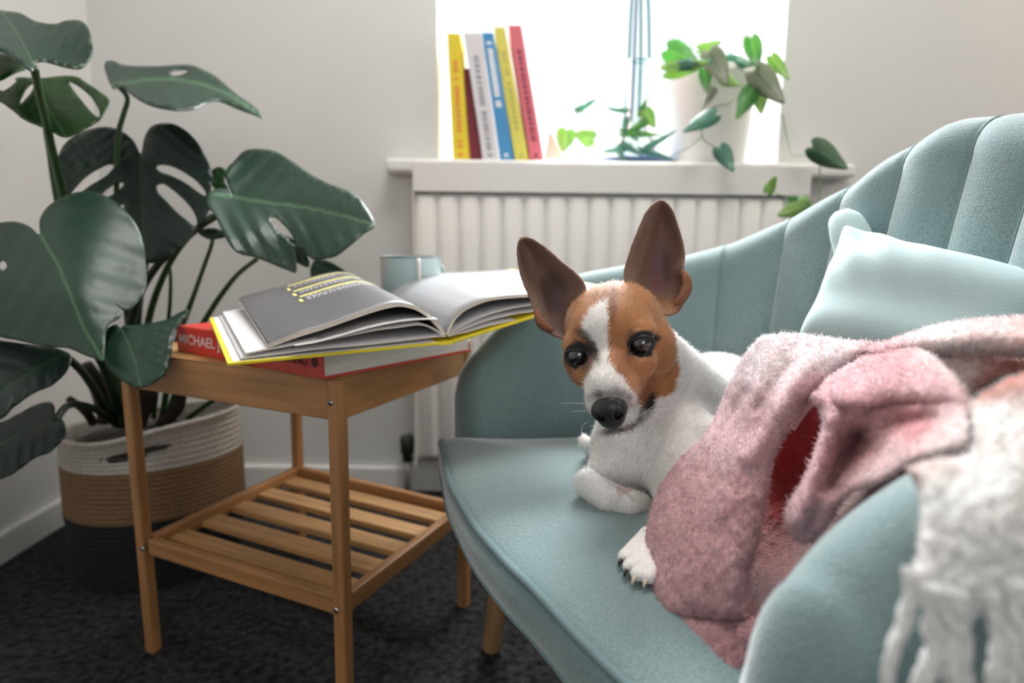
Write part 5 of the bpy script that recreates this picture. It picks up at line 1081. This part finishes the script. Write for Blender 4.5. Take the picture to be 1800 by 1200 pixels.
for c, L_, W_, a, y, m in spec: roots.append(small_leaf(c, L_, W_, a, y, m, ivyp, tilt=.35))
cpt = np.array([pxc, pyy - .03, ptop - .02])
for k, r_ in enumerate(roots):
    if k in (12, 13): continue
    link('vine_stem', tube_me([cpt + RNG.normal(0, .012, 3) * [1, 1, 0], (cpt + r_) / 2 + [0, -.01, .03], r_], .0011, 6, 5), ivyp, vine_m)
def vine(pts, ys, r=.0014, par=ivyp):
    pts = np.array(pts, float); yv = np.interp(np.linspace(0, 1, len(pts)), np.linspace(0, 1, len(ys)), ys); link('vine_stem', tube_me(atY(pts[:, 0], pts[:, 1], yv), r, 6, 5), par, vine_m)
vine([(1300, 130), (1296, 165), (1280, 182), (1255, 188), (1240, 205), (1234, 240), (1255, 258), (1262, 266)], [1.60, 1.54, 1.50]); vine([(1234, 240), (1215, 256), (1190, 270), (1178, 278)], [1.53, 1.535])
vine([(1375, 200), (1385, 250), (1392, 272), (1415, 273), (1436, 282), (1450, 290)], [1.60, 1.53, 1.46, 1.40]); vine([(1441, 284), (1441, 310), (1440, 345), (1425, 355), (1400, 348), (1365, 342)], [1.41, 1.40, 1.40])
for c, L_, W_, a, y, m in [((1456, 275), 74, 46, 32, 1.385, leaf_mat('ivy_leaf_deep', (.05, .11, .06), (.07, .15, .075), (.14, .24, .12), .45, .12, 6)), ((1356, 325), 34, 20, -62, 1.40, ivy_y), ((1396, 368), 58, 36, 160, 1.39, ivy_y), ((1408, 358), 46, 20, 12, 1.395, ivy)]:
    small_leaf(c, L_, W_, a, y, m, ivyp, tilt=.3)

# hanging glass planter with teal cords, its foliage resting over a blue dish
hx, hy = float(atY(1120, 200, 1.66)[0]), 1.66
hang = thing('hanging_planter', 'clear glass vessel hung on thin teal cords in the middle of the window', 'planter', (hx, hy, SZ + .02))
cord = mat('teal_cord', (.05, .22, .24), .5); cord_d = mat('slate_blue_cord', (.05, .12, .24), .5)
topz = wz1 - .002
knot = atY(1122, 2, hy) + [0, 0, .16]
ringz = float(atY(1120, 107, hy)[2]); rr_ = 17 / CF * hy
for a, m in ((0, cord), (math.pi * .62, cord_d), (math.pi, cord), (math.pi * 1.5, cord)):
    e = np.array([hx + rr_ * math.cos(a), hy + rr_ * math.sin(a) * .8, ringz]); e2 = e + [rr_ * .15 * math.cos(a), 0, -.13]
    link('cord', tube_me([knot, knot * .5 + e * .5 + [(e[0] - hx) * .25, 0, 0], e, e2], .0036, 6, 5), hang, m)
link('cord_band', tube_me([(hx + rr_ * math.cos(a), hy + rr_ * math.sin(a) * .8, ringz) for a in np.linspace(0, 2 * math.pi, 25)], .0022, 6, 1), hang, cord)
link('hook_cord', tube_me([knot, [hx, hy, topz]], .0016, 6, 1), hang, cord_d)
cgm = bpy.data.materials.new('clear_glass'); cgm.use_nodes = True; cn = cgm.node_tree; cn.nodes.remove(cn.nodes['Principled BSDF']); t1 = N(cn, 'ShaderNodeBsdfTransparent'); t1.inputs[0].default_value = (.93, .98, .97, 1); g1n = N(cn, 'ShaderNodeBsdfGlossy'); g1n.inputs['Roughness'].default_value = .03
fz = N(cn, 'ShaderNodeFresnel'); fz.inputs[0].default_value = 1.4; mxs = N(cn, 'ShaderNodeMixShader'); cn.links.new(fz.outputs[0], mxs.inputs[0]); cn.links.new(t1.outputs[0], mxs.inputs[1]); cn.links.new(g1n.outputs[0], mxs.inputs[2]); cn.links.new(mxs.outputs[0], cn.nodes['Material Output'].inputs[0])
vz = SZ + .012
link('glass_vessel', lathe_me([(0, vz + .0), (.032, vz), (.048, vz + .02), (.050, vz + .04), (.034, vz + .065), (.027, vz + .085), (.027, ringz - .002), (.029, ringz)], 40, (hx, hy, 0)), hang, cgm)
airp = thing('vase_cutting', 'sprawling green cuttings growing from the glass vessel above the blue dish', 'plant', (hx, hy, SZ + .02))
for c, L_, W_, a, y, m in [((1030, 185), 44, 13, -30, 1.62, ivy_b), ((1086, 192), 40, 12, 185, 1.62, ivy_b), ((1142, 208), 36, 26, 60, 1.62, ivy_y), ((1125, 235), 70, 14, 4, 1.60, ivy), ((1160, 246), 62, 12, -30, 1.59, ivy_b), ((1098, 226), 44, 12, 100, 1.60, ivy_b), ((1085, 262), 50, 14, 170, 1.59, ivy_b), ((1110, 262), 46, 13, 30, 1.585, ivy_b), ((1150, 270), 60, 13, 14, 1.585, ivy_b), ((1130, 190), 30, 12, -70, 1.63, ivy), ((1120, 222), 40, 16, 150, 1.61, ivy), ((1092, 272), 36, 12, 60, 1.58, ivy_b)]:
    r_ = small_leaf(c, L_, W_, a, y, m, airp, tilt=.2); link('vine_stem', tube_me([np.array([hx, hy - .01, vz + .045]), (r_ + np.array([hx, hy, vz + .08])) / 2, r_], .0009, 6, 4), airp, vine_m)
dish = thing('saucer', 'shallow slate blue dish on the sill under the glass vessel', 'dish', (hx, hy, SZ))
dr = 64 / CF * hy; link('dish', lathe_me([(0, SZ + .001), (dr * .8, SZ + .001), (dr, SZ + .014), (dr - .003, SZ + .0145), (dr * .78, SZ + .005), (0, SZ + .005)], 48, (hx, hy, 0)), dish, mat('slate_blue_glaze', (.10, .17, .30), .35))
sprig = thing('seedling', 'small seedling with two round lime leaves between the books and the dish', 'plant', atY(1015, 279, 1.60))
for c, L_, W_, a in (((993, 246), 40, 34, 100), ((1028, 240), 36, 34, 195)): r_ = small_leaf(c, L_, W_, a, 1.60, ivy_y, sprig, tilt=.2); link('vine_stem', tube_me([atY(1012, 274, 1.60), r_], .001, 6, 1), sprig, vine_m)
link('small_pot', lathe_me([(0, SZ + .001), (.016, SZ + .001), (.020, SZ + .016), (.018, SZ + .016), (.016, SZ + .010), (0, SZ + .010)], 24, tuple(atY(1013, 279, 1.60) * [1, 1, 0])), sprig, porcelain)
